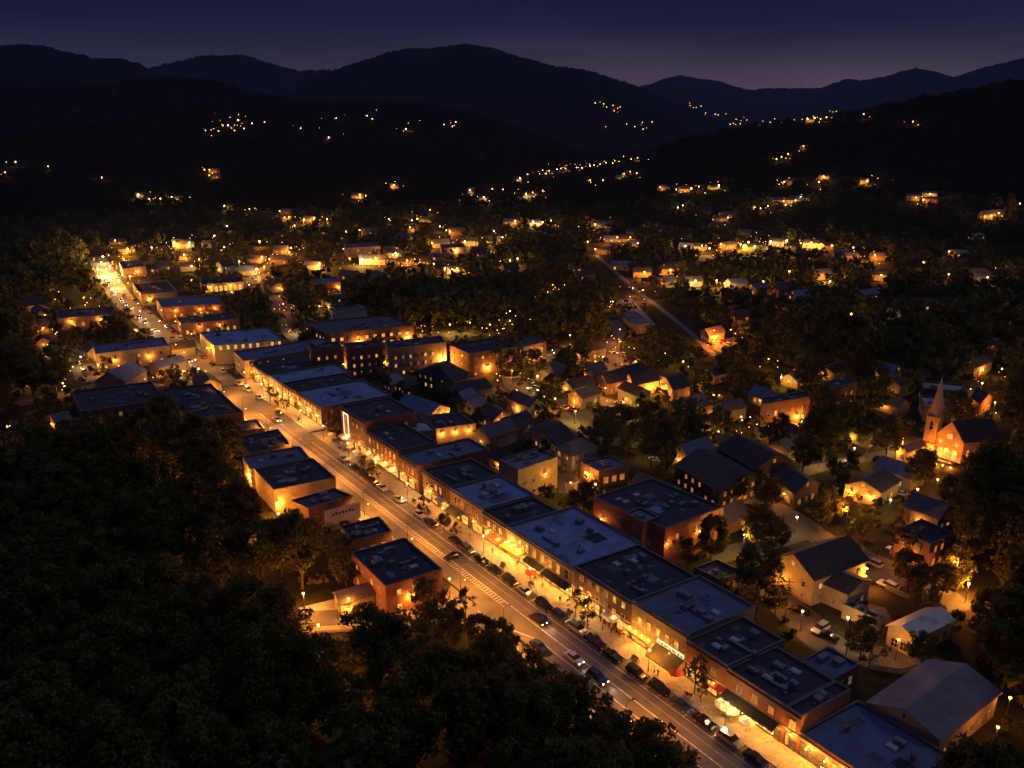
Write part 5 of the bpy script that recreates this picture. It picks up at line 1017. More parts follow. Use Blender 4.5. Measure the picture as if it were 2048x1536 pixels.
# ------------------------------------------------------------------ cars
PAINT = {k: mat('car_paint_' + k, c, tuple(v * .85 for v in c), .6, .22, .25) for k, c in dict(black=(.012, .012, .014), white=(.60, .59, .56), silver=(.30, .31, .33), grey=(.09, .095, .10), blue=(.03, .05, .12), red=(.28, .02, .015), green=(.03, .06, .045), tan=(.28, .23, .16)).items()}
rubber = MATS.get('tyre_rubber') or mat('tyre_rubber', (.02, .02, .02), (.013, .013, .013), 3, .9)
def car_shapes(kind):
    """profiles along x (length), front at +x"""
    if kind == 'sedan': L, Wd, body, cab = 4.6, 1.8, [(-2.3, .45), (-2.3, .85), (-2.15, .98), (-1.35, 1.02), (1.0, .98), (1.95, .86), (2.28, .7), (2.3, .42)], [(-1.55, 1.0), (-.85, 1.42), (.25, 1.45), (1.05, .98)]
    elif kind == 'suv': L, Wd, body, cab = 4.7, 1.92, [(-2.35, .5), (-2.35, 1.0), (-2.25, 1.12), (-1.4, 1.14), (1.1, 1.1), (2.1, .98), (2.33, .8), (2.35, .48)], [(-2.2, 1.12), (-1.95, 1.72), (.35, 1.75), (1.15, 1.1)]
    else: L, Wd, body, cab = 5.4, 1.95, [(-2.7, .55), (-2.7, 1.08), (-2.6, 1.1), (-.9, 1.1), (1.2, 1.1), (2.4, 1.0), (2.68, .85), (2.7, .5)], [(-.85, 1.1), (-.7, 1.75), (.6, 1.78), (1.3, 1.1)]
    return L, Wd, body, cab
def loft(prof, w0, w1, zlow, z0=None, m=0):
    b = MB(); n = len(prof); zs = [z for _, z in prof]; lo, hi = min(zs), max(zs)
    for s in (-1, 1):
        for x, z in prof:
            w = w0 + (w1 - w0) * ((z - lo) / max(hi - lo, .01)); b.v.append((x, s * w / 2, z))
    for i in range(n - 1): b.f.append((i, i + 1, n + i + 1, n + i)); b.m.append(m)
    b.f.append((0, n, 2 * n - 1, n - 1)); b.m.append(m)
    b.f.append(tuple(range(n))[::-1]); b.m.append(m); b.f.append(tuple(range(n, 2 * n))); b.m.append(m); return b
CARM = {}
for kd in ('sedan', 'suv', 'pickup'):
    L, Wd, body, cab = car_shapes(kd)
    for c_, m_ in PAINT.items():
        b = loft(body, Wd, Wd - .12, .4); me = b.mesh('body', m_); CARM[kd, 'body', c_] = me
        zt = max(z for _, z in cab); xs = [x for x, z in cab if z > zt - .08]
        CARM[kd, 'top', c_] = MB().prism([(xs[0] - .05, -Wd / 2 + .26), (xs[-1] + .05, -Wd / 2 + .26), (xs[-1] + .05, Wd / 2 - .26), (xs[0] - .05, Wd / 2 - .26)], zt - .005, zt + .05).mesh('roof', m_)
    CARM[kd, 'glass'] = loft(cab, Wd - .16, Wd - .5, .9).mesh('windows', glass_d)
    CARM[kd, 'tyre'] = MB().tube((0, -.11, 0), (0, .11, 0), .33, .33, 12).mesh('tyre', rubber)
    CARM[kd, 'rim'] = MB().tube((0, -.125, 0), (0, .125, 0), .19, .19, 8).mesh('rim', unit_m)
CARM['tail'] = MB().box((0, 0), (1, 0), .03, .17, -.07, .07).mesh('tail_lamp', red_lens)
CARM['tail_off'] = MB().box((0, 0), (1, 0), .03, .17, -.07, .07).mesh('tail_lamp', mat('tail_lamp_off', (.16, .012, .01), (.12, .01, .008), 2, .2))
CARM['head'] = MB().box((0, 0), (1, 0), .03, .16, -.07, .07).mesh('headlight', head_off)
CARM['head_on'] = MB().box((0, 0), (1, 0), .03, .16, -.07, .07).mesh('headlight', head_lens)
def fence(px, hgt, m, label, kind='picket'):
    pts_ = [P(*q_) for q_ in px]; o = thing('fence', label, 'fence', pts_[0], 0, 'garden fences'); b = MB()
    for a_, c_ in zip(pts_[:-1], pts_[1:]):
        d_ = c_ - a_; L_ = d_.length; u_ = d_ / L_; k_ = int(L_ / 2.2) + 1
        for i_ in range(k_ + 1): q_ = a_ + u_ * (L_ * i_ / k_); b.box(q_, u_, .06, .06, 0, hgt)
        for z_ in ((.35, .48), (hgt - .25, hgt - .1)): b.box((a_ + c_) / 2, u_, L_ / 2 - .02, .03, *z_)
        for i_ in range(int(L_ / .22)): q_ = a_ + u_ * (.11 + .22 * i_) + Vector((-u_.y, u_.x, 0)) * .05; b.box(q_, u_, .07, .015, .1, hgt - .03)
    b.build('panel', m, o)
for px_, h_, m_, lb_ in [([(1560, 1180), (1600, 1215), (1640, 1245)], 1.5, BR['darkwood'], 'dark timber fence beside the service road'), ([(1650, 1195), (1680, 1208), (1690, 1235)], 1.7, BR['grey'], 'grey fence between the cream cottage and the garage'), ([(1470, 1050), (1530, 1080), (1580, 1078)], 1.2, BR['white'], 'pale fence round the lawn with the broad tree'), ([(1700, 1010), (1760, 1020), (1800, 1005)], 1.2, BR['darkwood'], 'dark fence below the brown house'), ([(1770, 1180), (1830, 1205), (1870, 1225)], 1.4, BR['grey'], 'grey fence behind the metal roofed hall'), ([(1010, 955), (1050, 975), (1100, 985)], 1.6, BR['darkwood'], 'timber fence at the concrete block yard'), ([(1110, 925), (1150, 940), (1165, 935)], 1.3, BR['white'], 'pale fence between the grey house and the diner'), ([(940, 860), (980, 872), (1040, 870)], 1.5, BR['darkwood'], 'timber fence along the cottages'), ([(1740, 1340), (1800, 1348), (1850, 1335)], 1.3, BR['grey'], 'grey fence behind the wide pale roofed hall'), ([(575, 1270), (640, 1262), (720, 1258), (790, 1252)], 1.2, BR['white'], 'pale fence along the lower edge of the side street')]: fence(px_, h_, m_, lb_)
def utility_pole(p, label):
    o = thing('utility_pole', label, 'utility pole', p, rc.uniform(0, 3), 'utility poles')
    MB().tube((0, 0, -.3), (0, 0, 9.5), .15, .11, 7).build('pole', bark, o, local=True); MB().box((0, 0), (1, 0), 1.1, .06, 8.6, 8.74).box((0, 0), (1, 0), .8, .05, 7.9, 8.02).build('crossarm', bark, o, local=True)
    MB().tube((.35, .0, 6.9), (.35, 0, 7.6), .2, .2, 8).build('transformer', unit_m, o, local=True); return Vector((p[0], p[1], 8.75))
rc = random.Random(8)
PX = [(1690, 1322), (1570, 1232), (1500, 1160), (1440, 1108), (1560, 1094), (1650, 1060), (1720, 1115), (1800, 1150)]
tops = [utility_pole(P(x, y), 'timber utility pole on the lanes behind the terrace') for x, y in PX]
for i in range(3):
    a_, c_ = tops[i], tops[i + 1]; b = MB()
    for off in (-.8, .8):
        pr = None
        for k in range(13):
            t_ = k / 12; q_ = a_.lerp(c_, t_) + Vector((off * .6, off * .6, -1.1 * math.sin(math.pi * t_)))
            if pr: b.tube(pr, q_, .025, .025, 4, cap=False)
            pr = q_
    w_ = b.build('power_line', rubber); tag(w_, 'sagging power line between timber poles, span %s' % ['by the bushes', 'over the service road bend', 'behind the brick hall'][i], 'power line', 'power lines')
def car(p, rz, kind, colour, label, on=False, group=None, near=True):
    o = thing('parked_car' if not on else 'car', label, 'car', p, rz, group); L, Wd, body, cab = car_shapes(kind)
    place('body', CARM[kind, 'body', colour], o); place('windows', CARM[kind, 'glass'], o); place('roof', CARM[kind, 'top', colour], o)
    if near:
        for sx in (-1, 1):
            for sy in (-1, 1):
                w = place('wheel', CARM[kind, 'tyre'], o, (sx * L * .31, sy * (Wd / 2 - .1), .33)); place('rim', CARM[kind, 'rim'], w)
    for sy in (-1, 1):
        place('headlight', CARM['head_on' if on else 'head'], o, (body[-2][0] - .01, sy * (Wd / 2 - .3), body[-2][1] - .03)); place('tail_lamp', CARM['tail' if on else 'tail_off'], o, (body[1][0] + .01, sy * (Wd / 2 - .26), body[1][1] - .03))
    if on:
        for sy in (-1, 1):
            d = bpy.data.lights.new('beam', 'SPOT'); d.energy = 500; d.color = (1, .85, .6); d.spot_size = 1.0; d.spot_blend = .6; d.shadow_soft_size = .1
            q = bpy.data.objects.new('beam', d); COL.objects.link(q); q.parent = o; q.location = (L / 2 + .1, sy * .6, .7); q.rotation_euler = (0, -math.pi / 2 + .22, 0); q.rotation_euler = (math.pi / 2 - .15, 0, -math.pi / 2)
    x, y, f = proj((p[0], p[1], 1)); SHOW.append((x, y, 5, f)); KEEP.append((Vector((p[0], p[1], 0)), 3.5)); return o
AXA = math.atan2(AX.y, AX.x)
rc = random.Random(11)
KN = {'sedan': 'saloon car', 'suv': 'tall estate car', 'pickup': 'pickup truck'}
STREET = [(919, 1087, 'black', 'sedan'), (938, 1103, 'grey', 'suv'), (962, 1126, 'black', 'sedan'), (987, 1144, 'black', 'sedan'), (1026, 1167, 'black', 'suv'), (1050, 1187, 'silver', 'sedan'), (1102, 1222, 'black', 'suv'), (1144, 1250, 'blue', 'suv'), (1180, 1275, 'silver', 'suv'), (1200, 1292, 'black', 'pickup'), (1231, 1315, 'black', 'sedan'), (1277, 1349, 'black', 'suv'), (1318, 1382, 'black', 'suv'), (1371, 1416, 'blue', 'sedan'), (1430, 1452, 'black', 'sedan'), (1478, 1487, 'silver', 'suv'), (1522, 1518, 'black', 'sedan'),
          (690, 920, 'silver', 'sedan'), (715, 937, 'black', 'sedan'), (731, 951, 'black', 'suv'), (748, 966, 'black', 'sedan'), (767, 978, 'white', 'sedan'), (798, 1002, 'silver', 'sedan'), (839, 1032, 'white', 'sedan'), (862, 1050, 'black', 'sedan'), (585, 824, 'black', 'sedan'), (528, 796, 'silver', 'sedan'), (508, 780, 'white', 'suv'), (489, 768, 'white', 'sedan')]
PS = sorted((SWi(P(x, y))[0], c_, kd) for x, y, c_, kd in STREET)
for i in range(1, len(PS)):
    if PS[i][0] - PS[i - 1][0] < 5.6: PS[i] = (PS[i - 1][0] + 5.6, *PS[i][1:])
for i, (s, c_, kd) in enumerate(PS):
    w = 5.7 + rc.uniform(-.15, .15)
    car(S(s, w, .04), AXA + (math.pi if s < 120 else math.pi) + rc.uniform(-.03, .03), kd, c_, '%s %s parked at the kerb before %s' % (c_, KN[kd], front_of(s)), group='cars parked along the terrace kerb')
for x, y, c_, kd, w, on, lb in [(1082, 1296, 'blue', 'sedan', -4.6, False, 'dark blue saloon car parked across the street from the clothes racks'), (1150, 1320, 'white', 'sedan', -1.3, True, 'white saloon car driving along the centre line near the tree crowns'), (1195, 1360, 'blue', 'suv', -1.6, True, 'blue estate car behind the driving white saloon'), (1300, 1444, 'grey', 'sedan', -4.9, False, 'grey car half hidden by tree crowns below the street'), (1374, 1492, 'black', 'sedan', -4.9, False, 'black car lowest on the tree side of the street'), (1058, 1250, 'black', 'sedan', 1.2, True, 'black car driving beside the centre line before the dark brick store'), (576, 838, 'white', 'sedan', 2.3, True, 'white car driving down the street before the arched windows'), (1560, 1560, 'grey', 'sedan', 2.2, True, 'grey car driving out of sight at the nearest end')]:
    s, _ = SWi(P(x, y)); car(S(s, w, .04), AXA + math.pi, kd, c_, lb, on, 'cars on the main street')
for i in range(16):                                             # far main street, parked both sides
    s = 262 + i * 13.5; sd = 1 if i % 5 else -1; q = SN(s, center_n(s) + sd * 5.2); c_ = rc.choice(['white', 'silver', 'black', 'red', 'tan']); kd = rc.choice(['sedan', 'suv'])
    car(q, AXA, kd, c_, '%s %s parked along the far main street' % (c_, KN[kd]), group='cars parked along the far main street', near=False)
for i, (s, sd) in enumerate([(275, -1), (300, -1), (322, -1), (345, 1), (366, -1), (388, -1), (402, -1), (415, 1), (428, -1), (440, -1), (455, -1), (468, 1), (484, -1), (500, -1), (515, -1), (530, -1)]):
    q = SN(s, center_n(s) + sd * 1.9); c_ = ['white', 'silver', 'black', 'tan'][i % 4]
    car(q, AXA + (math.pi if sd < 0 else 0), 'sedan', c_, '%s car driving with lit headlamps on the far main street' % c_, True, 'cars driving on the far main street', near=False)
LOTCARS = [(905, 1113 + 4, 'black', 'the brick building wall lamp'), (905, 1248, 'white', 'the tree crowns on the side street'), (592, 1230, 'black', 'the wood end of the side street'), (1015, 748, 'silver', 'the triangular car park'), (1028, 756, 'white', 'the triangular car park'), (1060, 766, 'silver', 'the triangular car park'), (1068, 778, 'white', 'the triangular car park'), (1076, 789, 'silver', 'the triangular car park'), (1110, 815, 'red', 'the court car park'), (1128, 818, 'silver', 'the court car park'), (1145, 822, 'red', 'the court car park'), (1240, 808, 'white', 'the court car park'), (1220, 820, 'white', 'the court car park'), (1252, 825, 'tan', 'the court car park'), (1245, 712, 'silver', 'the school road'), (1225, 705, 'white', 'the school road'), (1265, 722, 'red', 'the school road'), (1250, 735, 'silver', 'the school road'),
           (1290, 880, 'silver', 'the court road'), (1240, 990, 'silver', 'the big brick hall corner'), (1310, 922, 'white', 'the oval lawn'), (1505, 1108, 'silver', 'the back lane'), (1520, 1118, 'white', 'the back lane'), (1560, 1165, 'silver', 'the big cream house'), (1598, 1225, 'black', 'the service road bend'), (1640, 1262, 'silver', 'the service road shrubs'), (1655, 1275, 'black', 'the service road shrubs'), (1745, 1130, 'silver', 'the cream house gable'), (1790, 1105, 'white', 'the brick office porch'), (1800, 1112, 'silver', 'the brick office porch'), (1775, 1175, 'white', 'the cream cottage yard'), (1800, 990, 'silver', 'the brown house'), (1822, 1000, 'red', 'the brown house'), (1700, 930, 'white', 'the church lane car park'), (1680, 935, 'silver', 'the church lane car park'), (160, 728, 'silver', 'the tan block car park'), (180, 738, 'black', 'the tan block car park'), (170, 745, 'tan', 'the tan block car park'), (270, 665, 'white', 'the tree beside the tan block'), (300, 668, 'silver', 'the tree beside the tan block'), (540, 745, 'silver', 'the cross street'), (590, 655, 'silver', 'depot street'), (575, 662, 'white', 'depot street'), (1420, 690, 'red', 'the orange forecourt'), (1445, 686, 'red', 'the orange forecourt'), (1455, 692, 'white', 'the orange forecourt'), (640, 610, 'white', 'the depot car park'), (625, 615, 'silver', 'the depot car park'), (600, 605, 'silver', 'the depot car park'), (1090, 722, 'white', 'the tan annexe'), (1200, 950, 'white', 'the diner')]
for x, y, c_, lb in LOTCARS:
    kd = rc.choice(['sedan', 'suv', 'sedan']); car(P(x, y, .05), rc.choice([AXA, AXA + math.pi / 2, AXA + .3]), kd, c_, '%s %s parked by %s' % (c_, KN[kd], lb), group='cars parked off the main street', near=y > 900)

# ------------------------------------------------------------------ people, parasols, planters and racks on the pavement
def person_mat(name, skin, top, legs):
    m = bpy.data.materials.new(name); m.use_nodes = True; t = m.node_tree; b = t.nodes['Principled BSDF']; b.inputs['Roughness'].default_value = .85
    co = N(t, 'ShaderNodeTexCoord'); s = N(t, 'ShaderNodeSeparateXYZ'); t.links.new(co.outputs['Object'], s.inputs[0])
    mr = N(t, 'ShaderNodeMapRange'); mr.inputs['From Max'].default_value = 1.8; t.links.new(s.outputs['Z'], mr.inputs['Value'])
    r = N(t, 'ShaderNodeValToRGB'); r.color_ramp.interpolation = 'CONSTANT'; e = r.color_ramp.elements
    e[0].position = 0; e[0].color = (.03, .025, .02, 1); e[1].position = .05; e[1].color = (*legs, 1)
    q = e.new(.52); q.color = (*top, 1); q = e.new(.82); q.color = (*skin, 1)
    t.links.new(mr.outputs[0], r.inputs[0]); t.links.new(r.outputs[0], b.inputs['Base Color']); return m
def person_mesh(pose):
    f = {'walk': .28, 'stand': .05}[pose]
    V = [(0, 0, .95), (0, 0, 1.2), (0, 0, 1.42), (0, 0, 1.53), (0.02, 0, 1.66), (0.01, 0, 1.76),
         (f * .5, .1, .5), (f * .6 - .05, .1, .08), (f * .6 + .12, .1, .04), (-f * .3, -.1, .5), (-f, -.1, .1), (-f + .14, -.1, .04),
         (0, .2, 1.40), (-f * .4, .26, 1.14), (-f * .2 + .05, .25, .9), (0, -.2, 1.40), (f * .3, -.26, 1.14), (f * .6 + .05, -.24, .92),
         (-f * .2 + .08, .24, .80), (f * .6 + .1, -.23, .82)]
    Ed = [(0, 1), (1, 2), (2, 3), (3, 4), (4, 5), (0, 6), (6, 7), (7, 8), (0, 9), (9, 10), (10, 11), (2, 12), (12, 13), (13, 14), (2, 15), (15, 16), (16, 17), (14, 18), (17, 19)]
    R = [.15, .14, .16, .06, .1, .08, .085, .05, .045, .085, .05, .045, .07, .05, .038, .07, .05, .038, .03, .03]
    me = bpy.data.meshes.new('person'); me.from_pydata(V, Ed, []); me.update(); return me, R
hair_m = mat('hair', (.05, .035, .02), (.03, .02, .012), 3, .7)
HAIR = MB().ball((0, 0, 1.745), .105, .085, n=8, k=5).mesh('hair', hair_m)
PMAT = {k: person_mat('clothes_' + k, (.42, .26, .18), a, b) for k, (a, b) in dict(red=((.4, .05, .04), (.05, .06, .1)), white=((.6, .58, .54), (.05, .05, .06)), black=((.03, .03, .035), (.04, .04, .05)), blue=((.06, .1, .22), (.2, .17, .12))).items()}
TOPS = {'red': 'red top', 'white': 'white shirt', 'black': 'black jacket', 'blue': 'blue shirt'}
rq = random.Random(31)
for i, (x, y, c_, pose) in enumerate([(1300, 1352, 'white', 'walk'), (1306, 1358, 'black', 'stand'), (1205, 1262, 'red', 'stand'), (1222, 1268, 'black', 'stand'), (1240, 1275, 'red', 'walk'), (1085, 1172, 'white', 'stand'), (1070, 1160, 'red', 'walk'), (1040, 1130, 'blue', 'stand'), (1430, 1385, 'black', 'stand'), (985, 1108, 'red', 'stand'), (1120, 1205, 'black', 'walk'), (880, 1040, 'white', 'walk'), (940, 1078, 'black', 'stand'), (700, 905, 'red', 'walk'), (760, 950, 'white', 'stand'), (1470, 1425, 'blue', 'stand')]):
    s, w = SWi(P(x, y)); w = min(max(w, 8.6), 11.8); p = S(s, w, .14)
    o = thing('person', 'person in a %s %s on the pavement before %s' % (TOPS[c_], {'walk': 'walking', 'stand': 'standing'}[pose], front_of(s)), 'person', p, rq.uniform(0, 6.28), 'people on the terrace pavement')
    pm_, R_ = person_mesh(pose); bd = place('body', pm_, o); pm_.materials.append(PMAT[c_]); bd.modifiers.new('skin', 'SKIN')
    for k, r_ in enumerate(R_): pm_.skin_vertices[0].data[k].radius = (r_, r_); pm_.skin_vertices[0].data[k].use_root = k == 0
    sb = bd.modifiers.new('smooth', 'SUBSURF'); sb.levels = 1; sb.render_levels = 1
    place('hair', HAIR, o)
def parasol(p, colour, label):
    o = thing('cafe_parasol', label, 'parasol', p, rq.uniform(0, 1), 'cafe parasols on the terrace pavement')
    MB().tube((0, 0, 0), (0, 0, 2.6), .035, .03, 6).tube((0, 0, 0), (0, 0, .08), .3, .3, 8).build('pole', frame_m, o, local=True)
    b = MB(); n = 8
    for i in range(n):
        a0, a1 = 2 * math.pi * i / n, 2 * math.pi * (i + 1) / n; p0, p1 = (1.5 * math.cos(a0), 1.5 * math.sin(a0), 2.1), (1.5 * math.cos(a1), 1.5 * math.sin(a1), 2.1)
        b.poly([(0, 0, 2.65), p0, p1]); b.poly([p0, (p0[0], p0[1], 1.92), (p1[0], p1[1], 1.92), p1])
    b.build('canopy', cloth[colour], o, local=True)
    MB().tube((0, 0, .72), (0, 0, .76), .5, .5, 10).build('table_top', frame_m, o, local=True)
for x, y, c_ in [(1458, 1420, 'white'), (1478, 1432, 'white'), (1505, 1455, 'white'), (1468, 1428, 'cream'), (690, 897, 'cream'), (700, 905, 'gold'), (716, 915, 'cream'), (733, 930, 'gold'), (668, 880, 'cream'), (1075, 1155, 'red'), (1350, 1362, 'red')]:
    s, w = SWi(P(x, y)); parasol(S(s, min(max(w, 9.3), 10.4), .14), c_, '%s cafe parasol over a round table before %s' % ({'gold': 'golden', 'cream': 'cream', 'white': 'white', 'red': 'red'}[c_], front_of(s)))
def rack(p, rz, label):
    o = thing('clothes_rack', label, 'clothes rack', p, rz)
    MB().tube((-.8, 0, 0), (-.8, 0, 1.6), .025, .025, 5).tube((.8, 0, 0), (.8, 0, 1.6), .025, .025, 5).tube((-.8, 0, 1.6), (.8, 0, 1.6), .025, .025, 5).build('frame', steel, o, local=True)
    for k in range(6): MB().box((-.65 + k * .26, 0), (1, 0), .09, .22, .6, 1.55).build('garment', cloth[['red', 'black', 'orange', 'white', 'red', 'black'][k]], o, local=True)
rack(S(43.0, 11.6, .14), AXA, 'clothes rack of red and black garments under the small white canopy'); rack(S(40.2, 11.6, .14), AXA, 'clothes rack beside the small white canopy'); rack(S(38.2, 11.8, .14), AXA + .3, 'clothes rack with red hangings at the olive store edge')
for s in (16, 30, 50, 64, 75, 96, 110, 118, 140, 150, 166, 200, 220):
    o = thing('planter', 'stone planter of shrubs before %s' % front_of(s), 'planter', S(s, 8.6, .14), AXA, 'planters along the terrace pavement')
    MB().prism([(-.9, -.4), (.9, -.4), (.9, .4), (-.9, .4)], 0, .5).build('box', stone_trim, o, local=True); KEEP.append((S(s, 8.6), .1))
    b = MB(); q = random.Random(s)
    for k in range(70):
        c = Vector((q.uniform(-.8, .8), q.uniform(-.3, .3), q.uniform(.5, 1.1))); a = Vector((q.gauss(0, 1), q.gauss(0, 1), q.gauss(0, 1))).normalized() * .16; e = a.orthogonal().normalized() * .16; b.poly([c - a, c + e, c + a, c - e])
    b.build('shrub', LEAF if False else mat('shrub_leaf', (.06, .085, .03), (.035, .05, .018), 3, .9), o, local=True)
# ------------------------------------------------------------------ trees
def leaf_mat(name, a, b, c):
    m = bpy.data.materials.new(name); m.use_nodes = True; t = m.node_tree; t.nodes.remove(t.nodes['Principled BSDF'])
    co = N(t, 'ShaderNodeTexCoord'); gi = N(t, 'ShaderNodeObjectInfo'); ge = N(t, 'ShaderNodeNewGeometry')
    ad = N(t, 'ShaderNodeVectorMath', operation='ADD'); t.links.new(co.outputs['Object'], ad.inputs[0]); t.links.new(gi.outputs['Location'], ad.inputs[1])
    n1 = N(t, 'ShaderNodeTexNoise'); n1.inputs['Scale'].default_value = .55; n1.inputs['Detail'].default_value = 4; t.links.new(ad.outputs[0], n1.inputs['Vector'])
    r = N(t, 'ShaderNodeValToRGB'); e = r.color_ramp.elements; e[0].position = .36; e[1].position = .64; e[0].color = (*b, 1); e[1].color = (*a, 1)
    t.links.new(n1.outputs['Fac'], r.inputs[0])
    mx = N(t, 'ShaderNodeMix', data_type='RGBA'); t.links.new(gi.outputs['Random'], mx.inputs['Factor']); t.links.new(r.outputs[0], mx.inputs[6])
    m2 = N(t, 'ShaderNodeMix', data_type='RGBA', blend_type='MULTIPLY'); m2.inputs['Factor'].default_value = 1; t.links.new(r.outputs[0], m2.inputs[6]); m2.inputs[7].default_value = (*c, 1)
    t.links.new(m2.outputs[2], mx.inputs[7])
    d = N(t, 'ShaderNodeBsdfDiffuse'); t.links.new(mx.outputs[2], d.inputs['Color']); tr = N(t, 'ShaderNodeBsdfTranslucent'); t.links.new(mx.outputs[2], tr.inputs['Color'])
    ms = N(t, 'ShaderNodeMixShader'); ms.inputs[0].default_value = .3; t.links.new(d.outputs[0], ms.inputs[1]); t.links.new(tr.outputs[0], ms.inputs[2])
    t.links.new(ms.outputs[0], t.nodes['Material Output'].inputs['Surface']); MATS[name] = m; return m
LEAF = leaf_mat('leaf_broad', (.115, .120, .036), (.058, .068, .020), (1.35, 1.0, .75))
LEAF_F = leaf_mat('leaf_far_hill', (.022, .026, .016), (.014, .017, .011), (1.12, 1.0, .88))  # darker copy of the leaf colour, keeps the far hills looking unlit
LEAF_C = leaf_mat('leaf_conifer', (.040, .058, .028), (.022, .034, .017), (1.1, 1.0, .9))
rs = np.random.RandomState(17)
def leaf_cloud(clumps, per, size, droop=0.0):
    """clumps: (x, y, z, radius) -> quads of leaves; returns verts (n*4, 3)"""
    out = []
    for cx, cy_, cz, cr in clumps:
        n = int(per * cr * cr); v = rs.normal(size=(n, 3)); v /= np.linalg.norm(v, axis=1)[:, None]
        rad = cr * (rs.uniform(.45, 1.08, (n, 1))); c = v * rad * np.array([1, 1, .78]) + np.array([cx, cy_, cz])
        nn = v * .8 + rs.normal(size=(n, 3)) * .75 + np.array([0, 0, .35]); nn /= np.linalg.norm(nn, axis=1)[:, None]
        a = np.cross(nn, rs.normal(size=(n, 3))); a /= np.linalg.norm(a, axis=1)[:, None]; b = np.cross(nn, a)
        s = size * rs.uniform(.6, 1.35, (n, 1)); a = a * s * .62; b = b * s
        out.append(np.stack([c - b, c + a * .9 + b * .1, c + b, c - a * .9 + b * .1], 1))
    return np.concatenate(out).reshape(-1, 3)
def quads(n): return np.arange(n * 4).reshape(-1, 4)
def broad_clumps(h, rad, n, seed, flat=1.0):
    q = np.random.RandomState(seed); cl = []
    cz = h * .62; rz = h * .38 * flat
    for i in range(n):
        t = q.uniform(0, 6.283); u = q.uniform(-.75, 1.0); r = math.sqrt(max(0, 1 - u * u)) * q.uniform(.55, 1.0) ** .6
        lop = 1 + .22 * math.sin(t * 2 + seed) + .12 * math.sin(t * 5 + seed * 2)
        cl.append((rad * r * lop * math.cos(t) * .82, rad * r * lop * math.sin(t) * .82, cz + rz * u * .85 * (1 + .15 * math.sin(t * 3 + seed)), q.uniform(.17, .31) * rad))
    return cl
def trunk_mesh(h, rad, clumps, seed):
    q = random.Random(seed); b = MB(); lean = Vector((q.uniform(-.4, .4), q.uniform(-.4, .4), 0)); z0, p = 0.0, Vector((0, 0, -.5)); r0 = h * .022
    top = h * .72
    for k in range(4):
        z1 = top * (k + 1) / 4; p1 = Vector((lean.x * z1 / h * 2 + q.uniform(-.15, .15), lean.y * z1 / h * 2 + q.uniform(-.15, .15), z1)); r1 = r0 * .76
        b.tube(p, p1, r0, r1, 7, cap=False); p, r0 = p1, r1
    for c in q.sample(clumps, min(9, len(clumps))):
        st = Vector((0, 0, h * q.uniform(.25, .5))); mid = (st + Vector(c[:3])) / 2 + Vector((0, 0, -.3)); b.tube(st, mid, h * .009, h * .006, 5, cap=False); b.tube(mid, Vector(c[:3]), h * .006, h * .003, 5, cap=False)
    return b.mesh('trunk', bark)
KINDS_T = {}
def make_kind(key, h, rad, n, per, size, seed, flat=1.0):
    cl = broad_clumps(h, rad, n, seed, flat); co = leaf_cloud(cl, per, size); me = np_mesh('crown', co, quads(len(co) // 4)); me.materials.append(LEAF)
    KINDS_T[key] = (me, trunk_mesh(h, rad, cl, seed), h, rad)
def make_conifer(key, h, rad, seed, per=34, size=.5):
    q = np.random.RandomState(seed); cl = []
    for k in range(30):
        z = h * (.12 + .85 * k / 29); r = rad * (1 - (z / h)) ** .8 + .25
        for j in range(max(2, int(6 * (1 - k / 34)))):
            t = q.uniform(0, 6.283); cl.append((r * .66 * math.cos(t), r * .66 * math.sin(t), z - r * .12, max(.45, r * .42)))
    co = leaf_cloud(cl, per, size); me = np_mesh('crown', co, quads(len(co) // 4)); me.materials.append(LEAF_C)
    KINDS_T[key] = (me, MB().tube((0, 0, -.5), (0, 0, h * .9), h * .018, .05, 7).mesh('trunk', bark), h, rad)
for i in range(5): make_kind('big%d' % i, 17 + i * .8, 6.2 + .3 * (i % 3), 58, 34, .40, 40 + i)
for i in range(3): make_kind('mid%d' % i, 11, 4.6, 40, 40, .36, 60 + i)
for i in range(2): make_kind('thin%d' % i, 9, 3.4, 16, 22, .34, 70 + i, 1.1)
for i in range(2): make_kind('street%d' % i, 6.2, 2.1, 22, 70, .26, 80 + i)
make_conifer('conifer0', 22, 3.6, 90); make_conifer('conifer1', 16, 3.0, 91)
NT = [0]
def tree(p, kind, scale, label, group, rz=None, name=None, force=False):
    me, tk, h, rad = KINDS_T[kind]; o = thing(name or ('conifer' if kind.startswith('conifer') else 'leafy_tree'), label, 'tree', p, rnd.uniform(0, 6.28) if rz is None else rz, group)
    c = place('crown', me, o); t = place('trunk', tk, o); o.scale = (scale, scale, scale * rnd.uniform(.92, 1.1)); NT[0] += 1
    TREES.append((p[0], p[1], rad * scale)); return o
TREES = []
ROADP = [(np.array([(q.x, q.y) for q in pts]), hw) for pts, hw in ROADS]
def clear_road(x, y, r):
    for q, hw in ROADP:
        a, b = q[:-1], q[1:]; d = b - a; L2 = (d * d).sum(1) + 1e-9; t = np.clip(((np.array([x, y]) - a) * d).sum(1) / L2, 0, 1)
        if (np.hypot(*(a + d * t[:, None] - np.array([x, y])).T)).min() < hw + r: return False
    return True
KA = None
def clear_keep(x, y, r):
    global KA
    if KA is None or len(KA) != len(KEEP): KA = np.array([(k[0].x, k[0].y, k[1]) for k in KEEP])
    return not (np.hypot(KA[:, 0] - x, KA[:, 1] - y) < KA[:, 2] + r).any()
SA = None
